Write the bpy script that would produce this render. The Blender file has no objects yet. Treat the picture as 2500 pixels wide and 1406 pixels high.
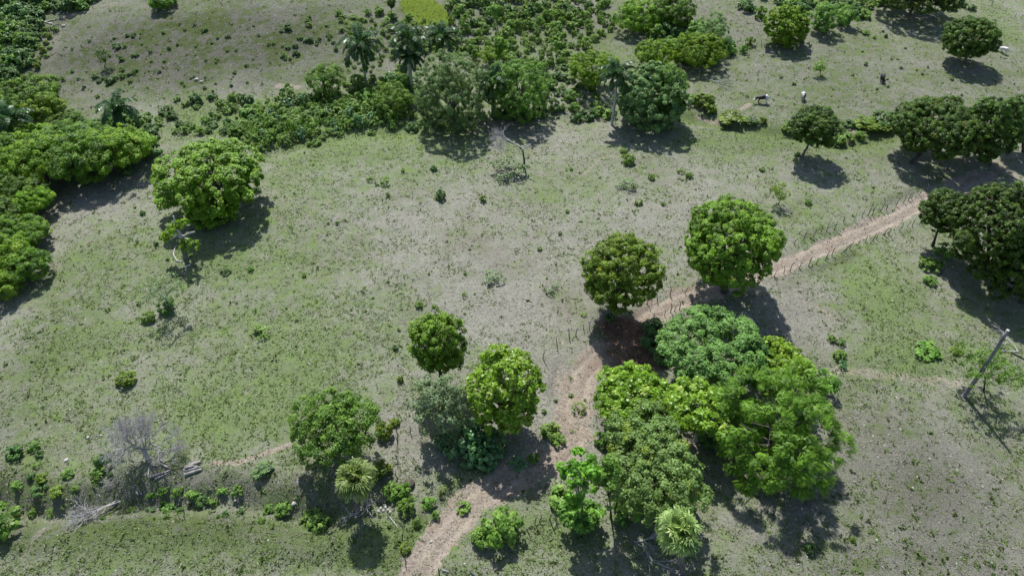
import bpy, math
import numpy as np
from mathutils import Vector

SC = bpy.context.scene
COL = SC.collection
R = math.radians

# ------------------------------------------------------------------ camera
W0, H0, FPX, PITCH, CAMZ = 2500.0, 1406.0, 1667.0, R(42.5), 60.0
cam_d = bpy.data.cameras.new('camera')
cam = bpy.data.objects.new('camera', cam_d)
COL.objects.link(cam)
cam_d.sensor_width = 36.0
cam_d.lens = 36.0 * FPX / W0
cam_d.clip_end = 6000
cam.location = (0, 0, CAMZ)
cam.rotation_euler = (R(90) - PITCH, 0, 0)
SC.camera = cam
# ------------------------------------------------------------------ light
SUN_AZ, SUN_EL = R(-13.5), R(56)          # azimuth from +Y towards +X
w = bpy.data.worlds.new('World'); SC.world = w; w.use_nodes = True
nt = w.node_tree; nt.nodes.clear()
sky = nt.nodes.new('ShaderNodeTexSky'); sky.sky_type = 'NISHITA'; sky.sun_disc = False
sky.sun_elevation = SUN_EL; sky.sun_rotation = SUN_AZ
bg = nt.nodes.new('ShaderNodeBackground'); bg.inputs[1].default_value = 0.11
out = nt.nodes.new('ShaderNodeOutputWorld')
nt.links.new(sky.outputs[0], bg.inputs[0]); nt.links.new(bg.outputs[0], out.inputs[0])
sl = bpy.data.lights.new('sun', 'SUN'); sl.energy = 4.6; sl.angle = R(0.5); sl.color = (1, .985, .955)
so = bpy.data.objects.new('sun', sl); COL.objects.link(so)
sd = Vector((math.sin(SUN_AZ) * math.cos(SUN_EL), math.cos(SUN_AZ) * math.cos(SUN_EL), math.sin(SUN_EL)))
so.rotation_euler = sd.to_track_quat('Z', 'Y').to_euler(); so.location = (0, 0, 150)
SC.view_settings.view_transform = 'Standard'; SC.view_settings.look = 'None'
SC.view_settings.exposure = 0.53; SC.view_settings.gamma = 1
SC.cycles.max_bounces = 5; SC.cycles.diffuse_bounces = 3; SC.cycles.transmission_bounces = 3
SC.cycles.transparent_max_bounces = 4

# ------------------------------------------------------------------ maths
def vnoise(x, y, s, seed=0):
    x = np.asarray(x, float) / s + seed * 17.31; y = np.asarray(y, float) / s + seed * 9.77
    xi = np.floor(x); yi = np.floor(y); fx = x - xi; fy = y - yi
    fx = fx * fx * (3 - 2 * fx); fy = fy * fy * (3 - 2 * fy)
    def h(a, b):
        v = np.sin(a * 127.1 + b * 311.7 + seed * 74.7) * 43758.5453
        return v - np.floor(v)
    return (h(xi, yi) * (1 - fx) + h(xi + 1, yi) * fx) * (1 - fy) + (h(xi, yi + 1) * (1 - fx) + h(xi + 1, yi + 1) * fx) * fy
def fbm(x, y, s, o=4, seed=0):
    t = 0; a = .5; n = 0
    for k in range(o):
        t = t + a * vnoise(x, y, s / 2 ** k, seed + k * 3); n += a; a *= .5
    return t / n
def sstep(a, b, v):
    t = np.clip((v - a) / (b - a), 0, 1); return t * t * (3 - 2 * t)
def dist_poly(x, y, pts):
    d = np.full(np.shape(x), 1e9)
    for (ax, ay), (bx, by) in zip(pts[:-1], pts[1:]):
        vx, vy = bx - ax, by - ay; L = vx * vx + vy * vy + 1e-9
        t = np.clip(((x - ax) * vx + (y - ay) * vy) / L, 0, 1)
        d = np.minimum(d, np.hypot(x - ax - t * vx, y - ay - t * vy))
    return d
CT, ST = math.cos(PITCH), math.sin(PITCH)
def ray(px, py):
    u = (px - W0 / 2) / FPX; v = (py - H0 / 2) / FPX
    return np.array([u, CT - v * ST, -ST - v * CT])
def Hbase(x, y):
    z = (fbm(x, y, 45, 3, 5) - .5) * 2.6 + (fbm(x, y, 12, 2, 9) - .5) * .5
    hill = sstep(112, 175, y + 4 * np.sin(x * .05)) * sstep(18, -45, x)
    z = z + hill * 9 * (.75 + .5 * fbm(x, y, 30, 2, 3))
    z = z + sstep(120, 190, y) * sstep(10, 60, x) * 3.0
    z = z - sstep(-48, -95, x) * sstep(30, 60, y) * 2.5
    return z
def unproj(px, py, H):
    d = ray(px, py); t = CAMZ / -d[2]
    for _ in range(14):
        hh = float(H(np.array([d[0] * t]), np.array([d[1] * t]))[0]); t = .3 * t + .7 * (CAMZ - hh) / -d[2]
    return d[0] * t, d[1] * t, hh
def B(px, py):
    a = unproj(px, py, Hbase); return a[0], a[1]
def PL(*p): return [B(*q) for q in p]
road = PL((2420, 420), (2330, 462), (2200, 522), (2080, 575), (1960, 625), (1860, 660), (1740, 705), (1640, 738), (1560, 785), (1480, 850), (1420, 915), (1405, 990), (1410, 1060), (1370, 1115), (1240, 1165), (1150, 1230), (1080, 1310), (1010, 1420))
ditch = PL((-200, 1170), (0, 1230), (120, 1250), (230, 1235), (330, 1215), (430, 1222), (560, 1222), (700, 1245), (790, 1265))
bank = PL((1500, 800), (1560, 800), (1600, 830), (1580, 880), (1520, 900))
edge = PL((1690, 285), (1760, 303), (1850, 318), (1925, 325), (2060, 352), (2180, 330))
stream = PL((560, 420), (700, 360), (860, 325), (1010, 320), (1200, 300), (1320, 290), (1480, 285))
rise = PL((640, 1175), (690, 1140), (700, 1120))
def H(x, y):
    z = Hbase(x, y)
    d = dist_poly(x, y, road); z = z - .22 * np.exp(-(d / 2.0) ** 2)
    d = dist_poly(x, y, ditch); z = z - 1.5 * np.exp(-(d / 1.4) ** 2) + .25 * np.exp(-((d - 3.2) / 1.2) ** 2)
    d = dist_poly(x, y, bank); z = z - .9 * np.exp(-(d / 2.2) ** 2)
    d = dist_poly(x, y, edge); z = z - .9 * np.exp(-(d / 1.8) ** 2)
    d = dist_poly(x, y, stream); z = z - .6 * np.exp(-(d / 2.5) ** 2)
    return z
# ------------------------------------------------------------------ mesh accumulators
class Acc:
    def __init__(s): s.v = []; s.f = []; s.t = []; s.n = 0
    def add(s, v, f, t=0.5):
        v = np.asarray(v, np.float32).reshape(-1, 3); f = np.asarray(f, np.int32).reshape(-1, 4)
        s.v.append(v); s.f.append(f + s.n); s.n += len(v)
        s.t.append(np.broadcast_to(np.asarray(t, np.float32), (len(f),)).copy())
        return s
    def data(s): return np.concatenate(s.v), np.concatenate(s.f), np.concatenate(s.t)
    def mesh(s, name, mat, smooth=False):
        v, f, t = s.data(); me = bpy.data.meshes.new(name)
        me.vertices.add(len(v)); me.vertices.foreach_set('co', v.ravel())
        me.loops.add(len(f) * 4); me.loops.foreach_set('vertex_index', f.ravel())
        me.polygons.add(len(f)); me.polygons.foreach_set('loop_start', np.arange(len(f), dtype=np.int32) * 4)
        me.polygons.foreach_set('loop_total', np.full(len(f), 4, np.int32))
        if smooth: me.polygons.foreach_set('use_smooth', np.ones(len(f), bool))
        me.update(calc_edges=True)
        a = me.attributes.new('tint', 'FLOAT', 'FACE'); a.data.foreach_set('value', t)
        me.materials.append(mat); return me
def put(name, me, parent=None, loc=(0, 0, 0), rz=0, sc=1, **pr):
    o = bpy.data.objects.new(name, me); COL.objects.link(o)
    o.location = loc; o.rotation_euler = (0, 0, rz); o.scale = (sc,) * 3 if np.isscalar(sc) else sc
    if parent: o.parent = parent
    for k, v in pr.items(): o[k] = v
    return o
def empty(name, loc, **pr): return put(name, None, None, loc, **pr)
def nrm(a): return a / (np.linalg.norm(a, axis=-1, keepdims=True) + 1e-9)
def leaves(acc, P, N, T, L, Wd, tint):
    """rhombic leaf blades: P base centre, N normal, T length direction"""
    T = nrm(T - N * np.sum(T * N, -1, keepdims=True)); Bv = np.cross(N, T)
    L = np.asarray(L).reshape(-1, 1) * np.ones((len(P), 1)); Wd = np.asarray(Wd).reshape(-1, 1) * np.ones((len(P), 1))
    v = np.stack([P - T * L * .5, P + Bv * Wd * .5 - T * L * .05 + N * Wd * .12, P + T * L * .5, P - Bv * Wd * .5 - T * L * .05 + N * Wd * .12], 1)
    n = len(P); f = np.arange(n * 4).reshape(n, 4)
    acc.add(v.reshape(-1, 3), f, tint)
def tube(acc, pts, rad, seg=7, tint=.5, cap=True):
    pts = np.asarray(pts, float); n = len(pts); rad = np.broadcast_to(rad, (n,))
    tg = nrm(np.gradient(pts, axis=0)); ref = np.array([0, 0, 1.]) if abs(tg[0][2]) < .8 else np.array([1., 0, 0])
    V = []
    for i in range(n):
        a = np.cross(ref, tg[i]); a /= np.linalg.norm(a) + 1e-9; b = np.cross(tg[i], a)
        an = np.linspace(0, 2 * math.pi, seg, endpoint=False)
        V.append(pts[i] + rad[i] * (np.cos(an)[:, None] * a + np.sin(an)[:, None] * b))
    V = np.concatenate(V); F = []
    for i in range(n - 1):
        for j in range(seg):
            k = (j + 1) % seg; F.append((i * seg + j, i * seg + k, (i + 1) * seg + k, (i + 1) * seg + j))
    if cap:
        for base, pt, fl in ((0, pts[0], 1), ((n - 1) * seg, pts[-1], 0)):
            V = np.vstack([V, pt[None]]); c = len(V) - 1
            for j in range(0, seg - 1, 2):
                F.append((c, base + j, base + (j + 1) % seg, base + (j + 2) % seg))
            if seg % 2: F.append((c, base + seg - 1, base, base)) if False else None
    acc.add(V, F, tint)
def rdir(rng, n):
    return nrm(rng.normal(size=(n, 3)))

# ------------------------------------------------------------------ materials
def mat_new(name):
    m = bpy.data.materials.new(name); m.use_nodes = True; m.node_tree.nodes.clear(); return m, m.node_tree
class N:
    def __init__(s, nt): s.nt = nt
    def n(s, t, **k):
        x = s.nt.nodes.new(t)
        for a, b in k.items(): setattr(x, a, b)
        return x
    def l(s, a, b): s.nt.links.new(a, b)
    def val(s, x, sock):
        if isinstance(x, (int, float)): sock.default_value = x
        elif isinstance(x, tuple): sock.default_value = (*x, 1) if len(x) == 3 else x
        else: s.l(x, sock)
    def noise(s, scale, detail=3, rough=.55, vec=None, dist=0):
        x = s.n('ShaderNodeTexNoise'); x.inputs['Scale'].default_value = scale; x.inputs['Detail'].default_value = detail
        x.inputs['Roughness'].default_value = rough; x.inputs['Distortion'].default_value = dist
        if vec is not None: s.l(vec, x.inputs['Vector'])
        return x.outputs['Fac']
    def math(s, op, a, b=0., clamp=False):
        x = s.n('ShaderNodeMath', operation=op); x.use_clamp = clamp; s.val(a, x.inputs[0]); s.val(b, x.inputs[1]); return x.outputs[0]
    def ramp(s, v, a, b):
        x = s.n('ShaderNodeMapRange'); x.interpolation_type = 'SMOOTHSTEP'; s.l(v, x.inputs[0]); x.inputs[1].default_value = a; x.inputs[2].default_value = b; return x.outputs[0]
    def mix(s, f, a, b, mode='MIX'):
        x = s.n('ShaderNodeMix', data_type='RGBA', blend_type=mode); s.val(f, x.inputs[0]); s.val(a, x.inputs[6]); s.val(b, x.inputs[7]); return x.outputs[2]
def leaf_mat(name, dark, light, flush=None, fl=.93, trans=.3, spec=.35, rough=.5):
    m, nt = mat_new(name); q = N(nt)
    at = q.n('ShaderNodeAttribute', attribute_name='tint').outputs['Fac']
    c = q.mix(q.ramp(at, 0, .85), dark, light)
    if flush: c = q.mix(q.ramp(at, fl, fl + .04), c, flush)
    oi = q.n('ShaderNodeObjectInfo').outputs['Random']
    hv = q.n('ShaderNodeHueSaturation'); q.l(c, hv.inputs['Color'])
    q.l(q.math('ADD', q.math('MULTIPLY', oi, .014), .496), hv.inputs['Hue'])
    q.l(q.math('ADD', q.math('MULTIPLY', oi, .3), .85), hv.inputs['Value'])
    p = q.n('ShaderNodeBsdfPrincipled'); q.l(hv.outputs[0], p.inputs['Base Color']); p.inputs['Roughness'].default_value = rough
    p.inputs['Specular IOR Level'].default_value = spec
    t = q.n('ShaderNodeBsdfTranslucent')
    q.l(q.mix(1., hv.outputs[0], (1.25, 1.2, .6), 'MULTIPLY'), t.inputs[0])
    mx = q.n('ShaderNodeMixShader'); mx.inputs[0].default_value = trans
    q.l(p.outputs[0], mx.inputs[1]); q.l(t.outputs[0], mx.inputs[2])
    o = q.n('ShaderNodeOutputMaterial'); q.l(mx.outputs[0], o.inputs[0]); return m
def bark_mat(name, a, b, scale=3., rough=.9):
    m, nt = mat_new(name); q = N(nt)
    tc = q.n('ShaderNodeTexCoord').outputs['Object']
    mp = q.n('ShaderNodeMapping'); mp.inputs['Scale'].default_value = (1, 1, .3); q.l(tc, mp.inputs[0])
    n1 = q.noise(scale, 5, .65, mp.outputs[0]); n2 = q.noise(scale * 7, 3, .6, tc)
    c = q.mix(q.ramp(q.math('ADD', q.math('MULTIPLY', n1, .7), q.math('MULTIPLY', n2, .3)), .35, .65), a, b)
    p = q.n('ShaderNodeBsdfPrincipled'); q.l(c, p.inputs['Base Color']); p.inputs['Roughness'].default_value = rough
    p.inputs['Specular IOR Level'].default_value = .15
    bp = q.n('ShaderNodeBump'); bp.inputs['Strength'].default_value = .6; bp.inputs['Distance'].default_value = .04; q.l(n1, bp.inputs['Height']); q.l(bp.outputs[0], p.inputs['Normal'])
    o = q.n('ShaderNodeOutputMaterial'); q.l(p.outputs[0], o.inputs[0]); return m
M = {}
M['mango'] = leaf_mat('mango_leaf', (.085, .155, .008), (.23, .39, .028), (.30, .27, .03), .965, .4)
M['mango_warm'] = leaf_mat('mango_warm_leaf', (.09, .16, .008), (.235, .375, .028), (.33, .30, .02), .95, .42)
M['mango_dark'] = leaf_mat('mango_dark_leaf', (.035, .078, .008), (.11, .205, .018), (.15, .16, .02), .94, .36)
M['broad'] = leaf_mat('broad_leaf', (.14, .25, .012), (.31, .50, .045), (.45, .55, .12), .93, .46, .5, .4)
M['bright'] = leaf_mat('feathery_leaf', (.085, .20, .012), (.23, .44, .045), (.27, .46, .06), .95, .46)
M['round'] = leaf_mat('umbrella_leaf', (.085, .17, .03), (.19, .33, .07), None, .9, .38)
M['olive'] = leaf_mat('olive_leaf', (.11, .18, .04), (.24, .35, .10), (.27, .33, .03), .93, .4)
M['pale'] = leaf_mat('pale_leaf', (.13, .19, .085), (.25, .34, .17), None, .9, .35)
M['mid'] = leaf_mat('mid_leaf', (.08, .17, .022), (.21, .37, .055), None, .9, .4)
M['grey'] = leaf_mat('grey_green_leaf', (.10, .175, .05), (.22, .345, .12), None, .9, .42)
M['wood'] = leaf_mat('woodland_leaf', (.06, .13, .008), (.16, .30, .018), (.2, .32, .02), .9, .4)
M['spread'] = leaf_mat('spreading_leaf', (.11, .21, .008), (.25, .42, .03), (.32, .43, .04), .93, .44)
M['shrub'] = leaf_mat('shrub_leaf', (.11, .21, .025), (.25, .39, .075), (.30, .40, .08), .93, .42)
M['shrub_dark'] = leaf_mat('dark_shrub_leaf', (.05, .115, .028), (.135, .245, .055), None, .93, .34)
M['shrub_yel'] = leaf_mat('yellow_shrub_leaf', (.11, .18, .015), (.23, .32, .03), None, .93, .36)
M['rosette'] = leaf_mat('rosette_leaf', (.07, .18, .05), (.17, .33, .12), None, .93, .36, .6, .4)
M['palm'] = leaf_mat('palm_leaf', (.022, .065, .015), (.075, .16, .035), (.14, .16, .04), .93, .25, .4, .4)
M['fan'] = leaf_mat('fan_palm_leaf', (.13, .21, .05), (.32, .42, .13), (.40, .42, .16), .88, .3, .5, .45)
M['deadfrond'] = leaf_mat('dead_frond', (0.100, 0.085, 0.070), (0.280, 0.250, 0.210), None, .9, .1, .1, .9)
M['bark'] = bark_mat('bark', (.08, .072, .06), (.19, .175, .155))
M['bark_dark'] = bark_mat('dark_bark', (.045, .038, .03), (.12, .10, .085))
M['pbark'] = bark_mat('palm_bark', (.34, .34, .34), (.50, .495, .49), 4)
M['twig'] = bark_mat('dead_twig', (.25, .24, .235), (.42, .405, .40), 6)
M['white'] = bark_mat('bleached_wood', (.30, .29, .28), (.52, .50, .48), 5)
M['post'] = bark_mat('post_wood', (.09, .08, .065), (.22, .195, .17), 8)
M['pole'] = bark_mat('pole_wood', (.11, .11, .115), (.22, .215, .215), 2.5)
M['rock'] = bark_mat('rock', (.28, .27, .25), (.46, .44, .41), 4)
M['log'] = bark_mat('log_wood', (.17, .155, .14), (.38, .36, .33), 2)

# ------------------------------------------------------------------ ground
def axis(lo, hi, step, far):
    a = np.arange(lo, hi + step, step); e = []; s = step; p = hi + step
    while p < far: s *= 1.35; p += s; e.append(p)
    b = []; s = step; p = lo
    while p > -far: s *= 1.35; p -= s; b.append(p)
    return np.array(b[::-1] + list(a) + e)
GX = axis(-140, 140, .3, 1500); GY = axis(18, 190, .28, 1500)
XX, YY = np.meshgrid(GX, GY)
far = np.maximum(np.maximum(-XX - 140, XX - 140), np.maximum(18 - YY, YY - 190))
NX, NY = len(GX), len(GY)
ZZ = H(XX.ravel(), YY.ravel()).reshape(XX.shape)
rough = (fbm(XX, YY, 1.6, 3, 21) - .5) * .26 + (fbm(XX, YY, 5, 2, 31) - .5) * .3
droad = dist_poly(XX, YY, road); dditch = dist_poly(XX, YY, ditch); dbank = dist_poly(XX, YY, bank); dedge = dist_poly(XX, YY, edge); dstream = dist_poly(XX, YY, stream)
rough = rough * (1 + 1.8 * np.exp(-(dditch / 3) ** 2) + 1.5 * np.exp(-(dbank / 4) ** 2))
ZZ = ZZ + np.where(far > 0, 0, rough)
ZZ -= .15 * np.exp(-((droad - .85) / .3) ** 2) * (.4 + fbm(XX, YY, 2, 2, 12))
def Hg(x, y):
    x = np.atleast_1d(x); y = np.atleast_1d(y)
    i = np.clip(np.searchsorted(GX, x) - 1, 0, NX - 2); j = np.clip(np.searchsorted(GY, y) - 1, 0, NY - 2)
    fx = (x - GX[i]) / (GX[i + 1] - GX[i]); fy = (y - GY[j]) / (GY[j + 1] - GY[j])
    return (ZZ[j, i] * (1 - fx) + ZZ[j, i + 1] * fx) * (1 - fy) + (ZZ[j + 1, i] * (1 - fx) + ZZ[j + 1, i + 1] * fx) * fy
def P(px, py): return np.array(unproj(px, py, Hg))
def samp(A, x, y):
    i = np.clip(np.searchsorted(GX, x), 0, NX - 1); j = np.clip(np.searchsorted(GY, y), 0, NY - 1); return A[j, i]
def depth_of(p): return p[1] * CT + (CAMZ - p[2]) * ST
def patch(A, px, py, rx, ry, s):
    """an elliptical patch of ground cover or painted darkening, at its place on the terrain"""
    p = P(px, py); d = depth_of(p); wx = rx * d / FPX
    q = P(px, py - 1); wy = ry * abs(q[1] - p[1])
    e = ((XX - p[0]) / wx) ** 2 + ((YY - p[1]) / wy) ** 2
    A += s * np.exp(-e * (0.7 + .9 * fbm(XX, YY, 6, 2, int(px) % 50)))
def trail(A, pts, wd, s):
    d = dist_poly(XX, YY, [tuple(P(*p)[:2]) for p in pts]); A += s * sstep(wd * 1.3, wd * .5, d + (fbm(XX, YY, 1.5, 2, 4) - .5) * wd)
dirt = sstep(2.3, .9, droad + (fbm(XX, YY, 1.8, 4, 7) - .5) * 2.8) * .95
dirt = dirt * (1 - .42 * np.exp(-(droad / .4) ** 2) * sstep(.3, .55, fbm(XX, YY, 6, 2, 77)))
green = np.zeros_like(XX); gray_vignette = np.zeros_like(XX); red = np.zeros_like(XX); yel = np.zeros_like(XX); lush = np.zeros_like(XX)
for a in ((780, 870, 260, 150, .42), (560, 640, 260, 130, .30), (160, 860, 150, 160, .35), (1090, 390, 200, 60, .22), (760, 420, 140, 60, .25),
          (1500, 470, 200, 60, .26), (1820, 350, 200, 50, .3), (2130, 690, 100, 160, .55), (2220, 880, 220, 60, .35), (2060, 340, 100, 50, .2),
          (500, 1010, 250, 90, .42), (620, 1310, 380, 70, .38), (250, 1320, 260, 80, .28), (1320, 560, 160, 60, .05), (980, 740, 120, 50, .15),
          (1330, 1290, 230, 60, .38), (1000, 1320, 110, 80, .5), (1140, 1175, 120, 30, .3), (2000, 200, 260, 90, .12), (2100, 1000, 130, 70, .1),
          (700, 60, 420, 60, .12), (350, 170, 300, 60, .1), (800, 300, 290, 60, .8), (560, 290, 200, 40, .25), (1500, 140, 260, 60, .25), (250, 650, 120, 60, .2), (2420, 60, 120, 60, .22)):
    patch(green, *a)
for a in ((1180, 620, 330, 190, -.26), (1650, 490, 180, 90, -.28), (1300, 330, 140, 40, -.25), (1950, 760, 110, 130, -.38), (2270, 1200, 260, 190, -.22), (1200, 760, 260, 50, -.25),
          (900, 900, 90, 60, -.18), (1350, 1000, 110, 140, -.5), (2110, 1010, 200, 30, -.2), (1720, 1290, 140, 50, -.1), (60, 640, 60, 140, -.2), (230, 480, 120, 30, -.35), (1010, 1060, 80, 100, -.35)):
    patch(green, *a)
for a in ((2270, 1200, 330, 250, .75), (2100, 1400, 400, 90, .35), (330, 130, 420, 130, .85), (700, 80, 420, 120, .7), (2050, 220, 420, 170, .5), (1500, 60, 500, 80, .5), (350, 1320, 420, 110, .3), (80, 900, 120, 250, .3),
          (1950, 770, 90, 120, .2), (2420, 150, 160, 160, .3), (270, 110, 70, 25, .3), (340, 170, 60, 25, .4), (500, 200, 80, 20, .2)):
    patch(gray_vignette, *a)  # dull dry ground, plus vignette darkening of the view's edges painted into its colour
patch(red, 1550, 845, 100, 80, 1.0); patch(red, 1640, 745, 40, 14, .45); patch(red, 1440, 900, 40, 50, .35); patch(red, 1510, 800, 50, 24, .5); patch(red, 830, 1195, 60, 24, .5); patch(red, 710, 1225, 30, 20, .5); patch(red, 845, 205, 30, 16, .5); patch(red, 860, 240, 24, 14, .5); patch(red, 940, 1160, 40, 60, .25)
for a in ((1025, 15, 48, 26, 1.6), (1060, 50, 46, 18, 1.5)): patch(yel, *a)
for a in ((1380, 940, 60, 100, .55), (1290, 1090, 90, 80, .4), (1060, 1110, 80, 70, .35), (1700, 1060, 70, 90, .5), (1440, 850, 40, 60, .4), (1700, 690, 60, 20, .4), (950, 960, 60, 40, .25), (1190, 1250, 60, 30, .2), (650, 1210, 60, 20, .3), (330, 1150, 60, 20, .15)): patch(dirt, *a)
for pts, wd, s in ((((520, 1130), (580, 1128), (640, 1108), (720, 1080)), .45, .7), (((1960, 735), (2000, 750), (2050, 790)), .3, .6), (((1800, 290), (1805, 270), (1830, 255)), .5, .8),
                   (((1700, 285), (1740, 300), (1790, 298), (1800, 288)), .5, .6), (((2060, 310), (2085, 325), (2070, 348)), .5, .6), (((2040, 905), (2200, 920), (2340, 935)), 1.0, .45),
                   (((1490, 370), (1420, 430)), .35, .5), (((680, 210), (725, 213)), .8, .8), (((700, 300), (670, 325)), .7, .7), (((160, 45), (135, 100), (118, 150), (110, 200)), 1.6, .35),
                   (((165, 40), (230, 22), (300, 10)), 1.0, .4), (((2330, 0), (2420, 45), (2520, 90)), .6, .4), (((60, 1360), (110, 1290)), .5, .4), (((640, 520), (860, 600), (1100, 700), (1280, 780), (1380, 840)), .3, .4), (((1180, 420), (1000, 560), (820, 720), (640, 900), (560, 1010)), .25, .38), (((1500, 520), (1700, 470), (1900, 440)), .3, .35), (((300, 700), (420, 860), (600, 960), (900, 960)), .25, .35), (((2130, 1100), (2260, 1200), (2330, 1400)), .25, .3), (((2440, 400), (2490, 440)), 1.2, .5)):
    trail(dirt, pts, wd, s)
lush += np.exp(-((droad - .85) / .28) ** 2) * sstep(.3, .5, fbm(XX, YY, 3, 3, 55)); gray_vignette += .6 * np.exp(-((droad - 3.0) / .8) ** 2) * sstep(.45, .6, fbm(XX, YY, 5, 2, 66))
gray_vignette += .5 * np.exp(-((dditch - 2.2) / 1.6) ** 2) + .3 * np.exp(-(dbank / 3) ** 2); dirt += .25 * np.exp(-(dditch / 1.5) ** 2) * fbm(XX, YY, 1.5, 3, 8)
green += .35 * np.exp(-(dedge / 2.5) ** 2)
gm = Acc(); idx = np.arange(NX * NY).reshape(NY, NX)
gm.add(np.stack([XX, YY, ZZ], -1), np.stack([idx[:-1, :-1], idx[:-1, 1:], idx[1:, 1:], idx[1:, :-1]], -1))
def ground_mat():
    m, nt = mat_new('pasture_ground'); q = N(nt)
    g = q.n('ShaderNodeNewGeometry').outputs['Position']
    a1 = q.n('ShaderNodeAttribute', attribute_name='cover'); s1 = q.n('ShaderNodeSeparateColor'); q.l(a1.outputs['Color'], s1.inputs[0])
    a2 = q.n('ShaderNodeAttribute', attribute_name='soil'); s2 = q.n('ShaderNodeSeparateColor'); q.l(a2.outputs['Color'], s2.inputs[0])
    n1 = q.noise(.09, 4, .6, g); n2 = q.noise(.55, 5, .62, g, .4); n3 = q.noise(3.2, 5, .7, g); n4 = q.noise(11, 4, .75, g)
    mp = q.n('ShaderNodeMapping'); mp.inputs['Scale'].default_value = (1, 2.2, 1); q.l(g, mp.inputs[0]); n5 = q.noise(1.5, 4, .7, mp.outputs[0], .8)
    def w_(x, k, o=.5): return q.math('MULTIPLY', q.math('SUBTRACT', x, o), k)
    gf = q.math('ADD', s1.outputs[1], w_(n1, 1.0)); gf = q.math('ADD', gf, w_(n2, 1.3)); gf = q.math('ADD', gf, w_(n3, .9)); gf = q.math('ADD', gf, w_(n4, .6))
    gf = q.ramp(gf, -.36, .50)
    dry = q.mix(q.ramp(n3, .36, .64), (0.145, 0.140, 0.114), (0.250, 0.242, 0.200))
    dry = q.mix(q.ramp(n4, .42, .66), dry, (0.286, 0.279, 0.231)); dry = q.mix(q.ramp(n5, .6, .72), dry, (0.099, 0.096, 0.066))
    dry = q.mix(q.math('MULTIPLY', q.ramp(n1, .48, .64), .55), dry, q.mix(q.ramp(n4, .4, .65), (.135, .112, .098), (.25, .215, .19)))
    gr = q.mix(q.ramp(n4, .36, .64), (0.088, 0.127, 0.043), (0.181, 0.230, 0.105)); gr = q.mix(q.ramp(n2, .5, .75), gr, (0.145, 0.205, 0.063)); gr = q.mix(q.ramp(n5, .6, .74), gr, (0.070, 0.102, 0.032))
    c = q.mix(gf, dry, gr)
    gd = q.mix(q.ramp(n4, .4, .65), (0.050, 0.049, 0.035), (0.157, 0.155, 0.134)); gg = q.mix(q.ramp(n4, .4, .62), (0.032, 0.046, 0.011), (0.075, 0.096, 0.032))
    gray_vignette = q.mix(q.ramp(q.math('ADD', gf, w_(n2, 1.2)), .4, .75), gd, gg)
    c = q.mix(q.math('MULTIPLY', s1.outputs[2], .9, True), c, gray_vignette)  # dull ground tone, also carries the painted vignette at the view's edges
    dr = q.mix(q.ramp(n3, .35, .65), (.16, .128, .10), (.31, .262, .21)); dr = q.mix(q.ramp(n4, .5, .68), dr, (.41, .37, .315)); dr = q.mix(q.ramp(n2, .52, .70), dr, (.26, .205, .15))
    dr = q.mix(q.math('MULTIPLY', s2.outputs[2], .6, True), dr, (.38, .325, .26))
    df = q.ramp(q.math('ADD', s1.outputs[0], w_(n3, .55)), .3, .62)
    c = q.mix(df, c, dr)
    rd = q.mix(q.ramp(n3, .38, .62), (0.117, 0.065, 0.043), (0.223, 0.137, 0.096)); c = q.mix(q.ramp(q.math('ADD', s2.outputs[0], w_(n3, .9)), .35, .7), c, rd)
    yl = q.mix(q.ramp(n3, .4, .6), (0.059, 0.100, 0.009), (0.141, 0.186, 0.018)); c = q.mix(q.ramp(q.math('ADD', s2.outputs[1], w_(n2, .5)), .55, .7), c, yl)
    vor = q.n('ShaderNodeTexVoronoi'); vor.inputs['Scale'].default_value = .8; q.l(g, vor.inputs['Vector'])
    c = q.mix(q.ramp(vor.outputs['Distance'], .10, .06), c, (0.321, 0.328, 0.278))
    p = q.n('ShaderNodeBsdfPrincipled'); q.l(c, p.inputs['Base Color']); p.inputs['Roughness'].default_value = .95; p.inputs['Specular IOR Level'].default_value = .1
    b1 = q.n('ShaderNodeBump'); b1.inputs['Strength'].default_value = .9; b1.inputs['Distance'].default_value = .16; q.l(q.math('ADD', n3, q.math('MULTIPLY', n5, .7)), b1.inputs['Height'])
    b2 = q.n('ShaderNodeBump'); b2.inputs['Strength'].default_value = .9; b2.inputs['Distance'].default_value = .07; q.l(n4, b2.inputs['Height']); q.l(b1.outputs[0], b2.inputs['Normal'])
    q.l(b2.outputs[0], p.inputs['Normal'])
    o = q.n('ShaderNodeOutputMaterial'); q.l(p.outputs[0], o.inputs[0]); return m
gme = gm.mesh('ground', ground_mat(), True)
for nm, ch in (('cover', (dirt, green, np.clip(gray_vignette, 0, 1))), ('soil', (red, yel, lush))):
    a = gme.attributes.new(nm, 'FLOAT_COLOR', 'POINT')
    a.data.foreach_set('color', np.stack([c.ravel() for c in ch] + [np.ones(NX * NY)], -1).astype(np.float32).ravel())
put('ground', gme, kind='structure')

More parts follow.
